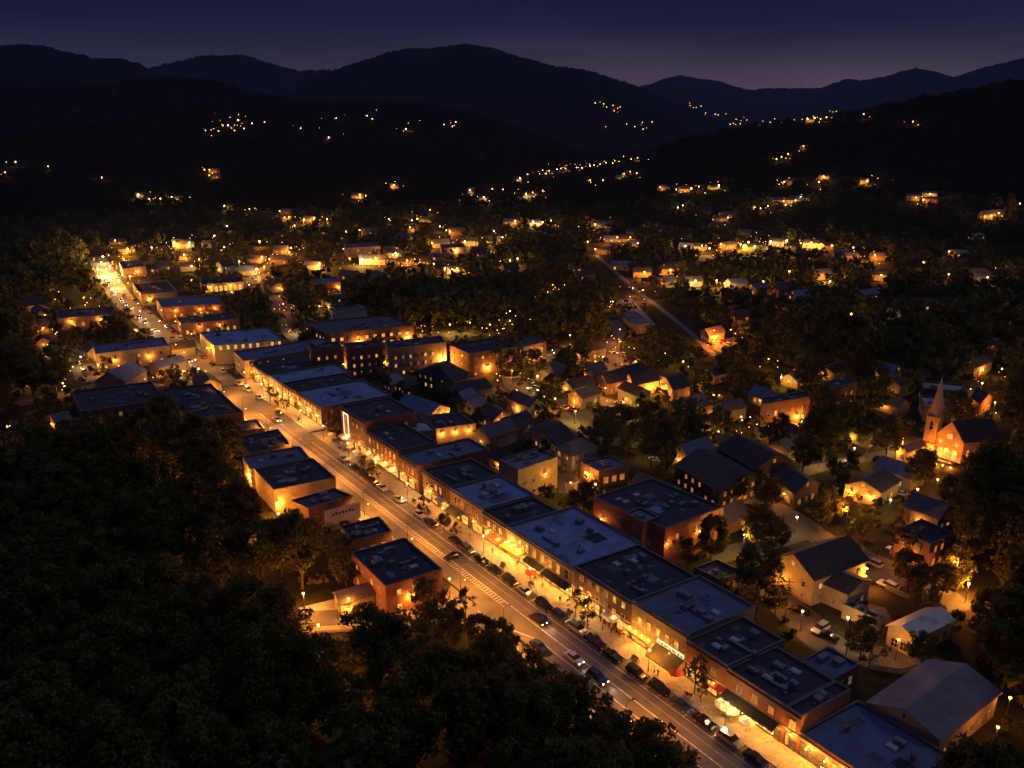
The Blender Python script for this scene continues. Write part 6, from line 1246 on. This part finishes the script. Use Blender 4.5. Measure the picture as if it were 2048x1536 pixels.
def hides(x, y, z, h, rad, strict=.8, lamps=True):
    """would a tree here stand in front of something the photo shows"""
    global SA
    if SA is None or len(SA) != len(SHOW): SA = np.array(SHOW)
    cx, cyy, f = proj((x, y, z + h * .6)); rp_ = rad * F / f; hp = h * .42 * F / f
    m = (SA[:, 3] > f + 2) & (np.abs(SA[:, 0] - cx) < rp_ * strict + SA[:, 2] * .7) & (np.abs(SA[:, 1] - cyy) < hp * strict + SA[:, 2] * .7)
    return m.any()
def clear_tree(x, y, r):
    return all((x - a) ** 2 + (y - b) ** 2 > (max(r, c * .8) * .95) ** 2 for a, b, c in TREES)
# single trees of the town: crown centre pixel, kind, scale, where
ONE = [
 (508, 612, 'conifer0', 1.0, 'tall dark conifer standing alone below the colonnade'), (522, 604, 'conifer1', 1.1, 'smaller conifer beside the tall one'), (612, 612, 'big0', .9, 'round dark tree at the depot street corner'), (590, 598, 'big1', .8, 'dark tree behind the depot street corner'), (640, 588, 'big2', .8, 'dark tree by the depot car park'),
 (243, 660, 'big3', .75, 'round tree in the car park beside the long tan block'), (150, 690, 'mid0', 1.0, 'bushy tree at the walled yard'), (105, 745, 'big4', .85, 'big dark tree below the walled yard'), (60, 760, 'big1', .9, 'dark tree at the edge of the wood by the yard'), (350, 745, 'mid1', .8, 'lamp lit garden tree at the cross street'), (385, 748, 'mid2', .7, 'second lamp lit garden tree at the cross street'), (405, 757, 'thin0', .8, 'thin garden tree beside the main street'), (325, 752, 'mid0', .6, 'yellow lit garden shrub tree behind the warehouse'),
 (672, 848, 'mid1', .85, 'dark tree filling the gap before the tallest hall'), (540, 788, 'street0', 1.0, 'pavement tree before the stained blue roof'), (556, 798, 'street1', 1.0, 'second pavement tree before the stained blue roof'), (572, 810, 'street0', .9, 'third pavement tree, before the crossing'), (742, 940, 'street1', .9, 'lit pavement tree before the arched windows'), (728, 925, 'street0', .8, 'small pavement tree before the arched windows'), (848, 1012, 'street1', 1.0, 'lit pavement tree before the row of tall windows'), (888, 1042, 'mid2', .5, 'dark green tree before the green awning'), (912, 1062, 'street0', .8, 'small tree before the orange awning'),
 (1153, 1205, 'street0', 1.05, 'dark pavement tree at the brown store edge'), (1176, 1224, 'street1', 1.1, 'second dark pavement tree before the dark brick store'), (1168, 1245, 'street0', .6, 'low bush before the dark brick store'), (1392, 1345, 'street1', 1.35, 'tall slim pavement tree between the green awning and the black awning'), (1404, 1380, 'street0', .8, 'lower pavement tree before the red brick shop'),
 (852, 1188, 'mid0', .75, 'lamp lit tree by the brick building'), (880, 1215, 'mid1', .8, 'tree on the corner plot before the brick building'), (930, 1205, 'street0', 1.2, 'round street tree on the turning kerb'), (905, 1255, 'mid2', .9, 'tree beside the main street below the corner plot'), (955, 1270, 'mid0', .9, 'tree by the street next to the corner plot trees'), (1005, 1300, 'mid1', .95, 'dark tree crown hiding the near kerb'), (850, 1245, 'mid2', .8, 'tree over the side street'),
 (1215, 848, 'big0', .75, 'round tree below the court car park'), (1245, 835, 'mid0', .9, 'tree beside the round tree below the court car park'), (1300, 845, 'big2', .85, 'large dark tree in the middle of the tree belt'), (1330, 870, 'big3', .85, 'large tree in front of the tree belt'), (1275, 870, 'mid1', .9, 'smaller tree in the tree belt'), (1370, 830, 'big4', .8, 'tree at the far side of the tree belt'), (1395, 860, 'big1', .8, 'tree at the library end of the tree belt'), (1440, 845, 'mid2', 1.1, 'tree above the library'), (1340, 905, 'mid0', .7, 'tree by the oval lawn'),
 (1478, 978, 'mid1', .75, 'tree before the library entrance'), (1520, 1058, 'big3', .8, 'broad round tree on the lawn behind the brick hall'), (1545, 1070, 'mid0', .9, 'tree beside the broad round lawn tree'), (1425, 1080, 'big1', .7, 'dark round tree against the brick hall'), (1375, 1105, 'mid2', .8, 'dark tree at the brick hall corner'), (1560, 865, 'big0', .75, 'tree on the lawn below the school'), (1610, 900, 'big2', .7, 'dark tree between the library and the school'), (1655, 870, 'big4', .8, 'tree by the school lane'), (1700, 840, 'big1', .9, 'dark tree above the church lane'), (1740, 860, 'big3', .85, 'dark tree beside the church lane'), (1660, 1005, 'mid1', 1.0, 'yard tree lit from below on the rear street'), (1640, 1030, 'mid2', .8, 'small tree at the rear street corner'), (1700, 1000, 'thin1', .8, 'thin tree before the brown house'),
 (1820, 1140, 'big2', .62, 'round dark tree before the brick office'), (1890, 1155, 'mid0', .9, 'tree between the church road and the woods'), (1915, 1130, 'mid1', 1.0, 'tree beyond the church road'), (1725, 1275, 'mid2', .85, 'dark spreading tree at the service road'), (1745, 1300, 'thin0', 1.0, 'thin tree below the service road tree'), (1848, 1300, 'mid0', .75, 'tree hiding the metal roofed hall corner'), (1535, 1165, 'thin1', 1.1, 'sparse tree with lights showing through behind the terrace'), (1515, 1195, 'thin0', 1.1, 'second sparse tree behind the terrace'), (1555, 1195, 'mid1', .7, 'tree at the terrace back corner'), (1850, 925, 'big4', .62, 'dark tree in front of the church'), (1090, 795, 'mid2', 1.0, 'dark tree between the cottages and the court'), (1105, 775, 'mid0', 1.0, 'tree by the rounded brown hall'), (1130, 720, 'big0', .8, 'large tree right of the tan annexe'), (1165, 700, 'big1', .75, 'tree behind the tan annexe'), (1025, 740, 'mid1', .9, 'tree at the square brick block'), (985, 485, 'mid2', 1.2, 'bright green lamp lit tree above the middle wood'), (965, 490, 'mid0', 1.0, 'green lit tree next to the brightest one'), (1130, 1008, 'street1', 1.1, 'bright yellow lit tree behind the dark low shop'), (1185, 1012, 'street0', .8, 'lit shrub tree by the brick hall'), (1020, 925, 'thin0', .6, 'lit garden tree by the concrete block'), (1070, 955, 'mid2', .55, 'dark tree before the concrete block'), (680, 1095, 'mid0', .9, 'tree behind the low dark shop'), (690, 1130, 'mid1', .9, 'tree at the flank of the brick building'),
 (1000, 1278, 'mid0', .8, 'tree crown at the near kerb where the turning line ends'), (1045, 1335, 'mid1', .95, 'tree crown over the near kerb opposite the brown store'), (1095, 1372, 'mid2', .95, 'tree crown over the near kerb opposite the white canopy'), (1150, 1405, 'mid0', 1.0, 'tree crown by the road opposite the olive store'), (1200, 1440, 'mid1', 1.0, 'tree crown by the road opposite the gold canopy'), (1250, 1478, 'mid2', 1.05, 'tree crown by the road opposite the green sloping awning'), (1300, 1512, 'mid0', 1.05, 'tree crown by the road opposite the slim pavement tree'), (1345, 1545, 'mid1', 1.0, 'tree crown at the bottom edge beside the road'), (1105, 1430, 'big1', .7, 'second row tree behind the near kerb crowns'), (1190, 1500, 'big3', .75, 'second row tree at the bottom of the wood edge'), (1030, 1385, 'big0', .75, 'second row tree below the turning line'), (1260, 1540, 'big2', .7, 'last second row tree at the bottom edge'),
 (1530, 720, 'mid0', 1.2, 'lamp lit tree in the woods under the slope'), (1400, 770, 'mid1', 1.0, 'tree behind the terraced row'), (1350, 715, 'mid2', 1.1, 'yellow lit tree under the valley road'), (1320, 725, 'mid0', 1.0, 'second yellow lit tree under the valley road'), (830, 745, 'mid1', .6, 'dark tree before the apartments'), (755, 690, 'mid2', .9, 'dark tree between two apartment blocks'),
]
for x, y, kd, scl, lb in ONE:
    if not lb: continue
    h = KINDS_T[kd][2] * scl; p = P(x, y, h * .58); p.z = 0 if not kd.startswith('street') else .1
    tree(p, kd, scl, lb, 'single trees in the town')
def in_poly(x, y, q):
    c = False; j = len(q) - 1
    for i in range(len(q)):
        if (q[i][1] > y) != (q[j][1] > y) and x < (q[j][0] - q[i][0]) * (y - q[i][1]) / (q[j][1] - q[i][1]) + q[i][0]: c = not c
        j = i
    return c
CAND = []
def wood(poly, spacing, kinds, s0, s1, label, group, seed, pxz=10, gaps=(), cap=999, check=True, strict=.62, loose=False):
    q = random.Random(seed); n0 = NT[0]
    c = [P(x, max(y, 300), pxz) for x, y in poly]; x0, x1 = min(p.x for p in c), max(p.x for p in c); y0, y1 = min(p.y for p in c), max(p.y for p in c)
    pts = []; yy = y0; row_ = 0
    while yy < y1:
        xx = x0 + (spacing / 2 if row_ % 2 else 0)
        while xx < x1: pts.append((xx + q.uniform(-.32, .32) * spacing, yy + q.uniform(-.32, .32) * spacing)); xx += spacing
        yy += spacing * .87; row_ += 1
    for x, y in pts:
        kd = q.choice(kinds); scl = q.uniform(s0, s1); me, tk, h, rad = KINDS_T[kd]; h *= scl; rad *= scl
        px, py, f = proj((x, y, h * .6))
        if not in_poly(px, py, poly) or NT[0] - n0 >= cap: continue
        if any(math.hypot(px - a, py - b) < r for a, b, r in gaps): continue
        if not clear_road(x, y, .5 if not loose else -1.5) or not clear_keep(x, y, 1.0 if not loose else -.6): continue
        if check and hides(x, y, 0, h, rad, strict): continue
        if not clear_tree(x, y, rad * .8 if not loose else rad * .62): continue
        TREES.append((x, y, rad)); CAND.append((rad * F / f if (-30 < px < 2078 and py < 1600) else 0, x, y, kd, scl, label, group))
    return len(CAND)
GAPS = [(345, 985, 14), (430, 1060, 14), (500, 1070, 12), (545, 1100, 12), (760, 1440, 20), (620, 1290, 16)]
w1 = wood([(-420, 820), (-60, 850), (60, 868), (200, 845), (300, 828), (380, 835), (460, 868), (480, 930), (520, 1010), (600, 1030), (660, 1060), (680, 1110), (690, 1180), (570, 1210), (590, 1290), (780, 1275), (900, 1265), (1010, 1290), (1060, 1345), (1160, 1410), (1260, 1455), (1330, 1500), (1390, 1580), (1330, 1850), (-420, 1850)], 8.6, ['big0', 'big1', 'big2', 'big3', 'big4'], .78, 1.08,
          'dark leafy tree in the dense wood filling the lower left of the view', 'dense wood at the lower left', 3, 10, GAPS)
w2 = wood([(1880, 925), (1950, 925), (2110, 860), (2420, 850), (2420, 1850), (1900, 1850), (1930, 1520), (1895, 1500), (1990, 1420), (2020, 1380), (1930, 1330), (1890, 1300), (1950, 1250), (1945, 1200), (1900, 1100), (1880, 1040), (1860, 990)], 8.6, ['big0', 'big1', 'big2', 'big3', 'big4'], .7, .98,
          'dark leafy tree in the wood along the right edge of the view', 'wood along the right edge', 4, 9, [(2010, 1430, 22)])
w3 = wood([(-400, 470), (-40, 480), (120, 470), (190, 520), (215, 570), (120, 590), (90, 640), (80, 700), (60, 740), (-40, 860), (-400, 830)], 11, ['big0', 'big2', 'big3', 'big4', 'conifer1'], .8, 1.1, 'dark tree in the left hand wood above the walled yard', 'wood beside the far main street', 5, 10)
w4 = wood([(700, 560), (830, 575), (960, 560), (1090, 590), (1180, 600), (1200, 660), (1130, 680), (1020, 670), (900, 660), (760, 640), (690, 600)], 10.5, ['big0', 'big1', 'big2', 'big3', 'big4'], .75, 1.05, 'dark tree in the wood in the middle of the town', 'wood in the middle of the town', 6, 10, [(1020, 640, 12)])
w5 = wood([(1480, 640), (2080, 600), (2400, 590), (2400, 850), (1960, 850), (1800, 900), (1740, 900), (1500, 830), (1450, 760), (1500, 700)], 10.5, ['big0', 'big1', 'big2', 'big3', 'big4', 'mid0'], .75, 1.0, 'dark tree in the woods between the church and the wooded hill', 'woods between church and hill', 7, 10, strict=.25)
for i_, (pl, lb) in enumerate([([(1000, 690), (1460, 690), (1480, 800), (1420, 900), (1290, 900), (1150, 860), (1000, 800)], 'garden tree among the court road houses'),
        ([(1290, 880), (1480, 800), (1780, 860), (1880, 900), (1860, 1000), (1700, 1040), (1500, 1000)], 'garden tree around the library lawns'),
        ([(1440, 1000), (1700, 1040), (1900, 1050), (1900, 1330), (1720, 1330), (1500, 1250), (1420, 1120)], 'garden tree around the big cream house'),
        ([(700, 740), (1000, 760), (1150, 860), (1300, 960), (1180, 1000), (980, 900), (840, 800)], 'garden tree in the yards behind the terrace'),
        ([(60, 590), (300, 600), (440, 740), (300, 790), (60, 800)], 'garden tree around the long tan block'),
        ([(470, 580), (700, 570), (700, 650), (600, 680), (470, 650)], 'garden tree around the depot street')]):
    wood(pl, 8.5, ['mid0', 'mid1', 'mid2', 'thin0', 'big1', 'big4', 'big2'], .5, .85, lb, 'garden trees in the town blocks', 20 + i_, 6, strict=(.21, .25, .25, .45, .5, .3)[i_], loose=True)
CAND.sort(key=lambda c: -c[0]); REST = []
for sz, x, y, kd, scl, label, group in CAND:
    z = float(height(np.array([x]), np.array([y]))[0])
    if NT[0] < 300 and sz > 0: tree((x, y, z), kd, scl, label, group); TREES.pop()
    else: REST.append((x, y, z, KINDS_T[kd][2] * scl / 10.0))
print('single trees', NT[0], len(CAND), len(REST), w1, w2, w3, w4, w5)

# everything farther: woods and gardens that read as one mass
def far_template(seed, n, size, h=10.0, rad=4.4, con=False):
    q = np.random.RandomState(seed); cl = []
    if con:
        for k in range(9): z = h * (.15 + .8 * k / 8); r = rad * (1 - z / h) * .8 + .3; t = q.uniform(0, 6.28); cl += [(r * .5 * math.cos(t), r * .5 * math.sin(t), z, r * .8), (-r * .5 * math.cos(t), -r * .5 * math.sin(t), z, r * .8)]
    else: cl = broad_clumps(h, rad, 9, seed)
    tot = sum(c[3] ** 2 for c in cl); return leaf_cloud(cl, n / tot, size)
def mass(name, label, pts, temps, seed, m):
    q = np.random.RandomState(seed); out = []
    for x, y, z, s in pts:
        t = temps[q.randint(len(temps))]; a = q.uniform(0, 6.283); c, sn = math.cos(a) * s, math.sin(a) * s
        v = np.empty_like(t); v[:, 0] = t[:, 0] * c - t[:, 1] * sn + x; v[:, 1] = t[:, 0] * sn + t[:, 1] * c + y; v[:, 2] = t[:, 2] * s * q.uniform(.85, 1.2) + z; out.append(v)
    co = np.concatenate(out); me = np_mesh(name, co, quads(len(co) // 4)); me.materials.append(m); o = bpy.data.objects.new(name, me); COL.objects.link(o); o['label'] = label; struct(o, 'stuff'); return o
q = np.random.RandomState(9)
pts = []
for r0, r1, spc in ((200, 560, 9.0), (560, 950, 9.6)):
    n = int(1.48 * .5 * (r1 * r1 - r0 * r0) / (spc * spc))
    for _ in range(int(n * 1.15)):
        r = math.sqrt(q.uniform(r0 * r0, r1 * r1)); a = q.uniform(-.74, .74); x, y = r * math.sin(a), r * math.cos(a); s = q.uniform(.55, 1.25)
        z = hz(Vector((x, y, 0)))
        if not clear_road(x, y, 1.2) or not clear_keep(x, y, 2.0): continue
        if hides(x, y, z, 10 * s, 4.4 * s, .45): continue
        pts.append((x, y, z, s))
A = np.array([(a, b, c) for a, b, c in TREES]); P_ = np.array(pts); dmin = np.array([((A[:, 0] - p[0]) ** 2 + (A[:, 1] - p[1]) ** 2 - (A[:, 2] * .9 + 2) ** 2).min() for p in P_])
pts = [p for p, d in zip(pts, dmin) if d > 0]
pts += REST
print('town mass', len(pts))
mass('tree_canopy', 'dark tree canopy between the houses beyond the town streets', pts, [far_template(200 + i, 130, 1.0) for i in range(6)] + [far_template(230, 80, 1.0, 13, 3.0, True)], 1, LEAF)
pts = []
for r0, r1, spc in ((950, 1500, 11.5), (1500, 2400, 15.0)):
    n = int(1.64 * .5 * (r1 * r1 - r0 * r0) / (spc * spc))
    r = np.sqrt(q.uniform(r0 * r0, r1 * r1, n)); a = q.uniform(-.82, .82, n); x, y = r * np.sin(a), r * np.cos(a); z = height(x, y); s = q.uniform(.7, 1.4, n)
    for i in range(n):
        if r[i] < 1500 and not clear_keep(x[i], y[i], 1.0): continue
        if hides(x[i], y[i], z[i], 11 * s[i], 4.6 * s[i], .5): continue
        pts.append((x[i], y[i], z[i], s[i]))
print('hill mass', len(pts))
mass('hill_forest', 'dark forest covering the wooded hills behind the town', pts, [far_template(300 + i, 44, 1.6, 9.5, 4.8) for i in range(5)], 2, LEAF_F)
# roadside bushes and lawns' edges inside the blocks
pts = []
for _ in range(6000):
    x, y = q.uniform(-260, 330), q.uniform(110, 560)
    px, py, f = proj((x, y, 0)); s, w = SWi(Vector((x, y, 0)))
    if -14 < w < 36 and -40 < s < 290: continue
    if not clear_road(x, y, -.5) or not clear_keep(x, y, -.4) or hides(x, y, 0, 2, 1, .6): continue
    pts.append((x, y, 0, q.uniform(.12, .38)))
mass('shrubbery', 'low garden shrubs between the houses and lawns', pts, [far_template(400 + i, 110, 1.7) for i in range(4)], 3, LEAF)

# ------------------------------------------------------------------ air between the valley and the mountains
hb = MB().prism([(-9000, -600), (9000, -600), (9000, 13000), (-9000, 13000)], -8, 1000)
hm = bpy.data.materials.new('haze'); hm.use_nodes = True; t = hm.node_tree; t.nodes.remove(t.nodes['Principled BSDF'])
pv = N(t, 'ShaderNodeVolumePrincipled'); pv.inputs['Color'].default_value = (.28, .44, 1.0, 1); pv.inputs['Density'].default_value = 3.4e-5; pv.inputs['Anisotropy'].default_value = .2
t.links.new(pv.outputs[0], t.nodes['Material Output'].inputs['Volume'])
HAZE = True
if HAZE:
    hz_o = hb.build('haze', hm); struct(hz_o, 'stuff'); hz_o['label'] = 'thin blue evening haze in the valley'

# ------------------------------------------------------------------ labels: tell repeats apart by their order across the view
ORD = ['leftmost', 'second from left', 'third from left', 'fourth from left', 'fifth from left', 'sixth from left', 'seventh from left', 'eighth from left', 'ninth from left', 'tenth from left', 'eleventh from left', 'twelfth from left', 'thirteenth from left', 'fourteenth from left', 'fifteenth from left', 'sixteenth from left', 'seventeenth from left', 'eighteenth from left', 'nineteenth from left', 'twentieth from left']
TENS = {2: 'twenty', 3: 'thirty', 4: 'forty', 5: 'fifty', 6: 'sixty'}
UN = ['', 'first', 'second', 'third', 'fourth', 'fifth', 'sixth', 'seventh', 'eighth', 'ninth']
def ordinal(i):
    if i < 20: return ORD[i]
    n = i + 1; return ('%s %s from left' % (TENS[n // 10], UN[n % 10])) if n % 10 else {2: 'twentieth', 3: 'thirtieth', 4: 'fortieth', 5: 'fiftieth', 6: 'sixtieth'}[n // 10] + ' from left'
by = {}
for o in THINGS:
    if o.get('group') in ('dense wood at the lower left', 'wood along the right edge', 'wood beside the far main street', 'wood in the middle of the town', 'woods between church and hill'): continue
    by.setdefault(o['label'], []).append(o)
for lb, v in by.items():
    if len(v) < 2: continue
    v.sort(key=lambda o: proj(o.location)[0])
    for i, o in enumerate(v): o['label'] = '%s, %s' % (lb, ordinal(i))
print('lights', LIGHTS[0], 'objects', len(bpy.data.objects), 'things', len(THINGS))
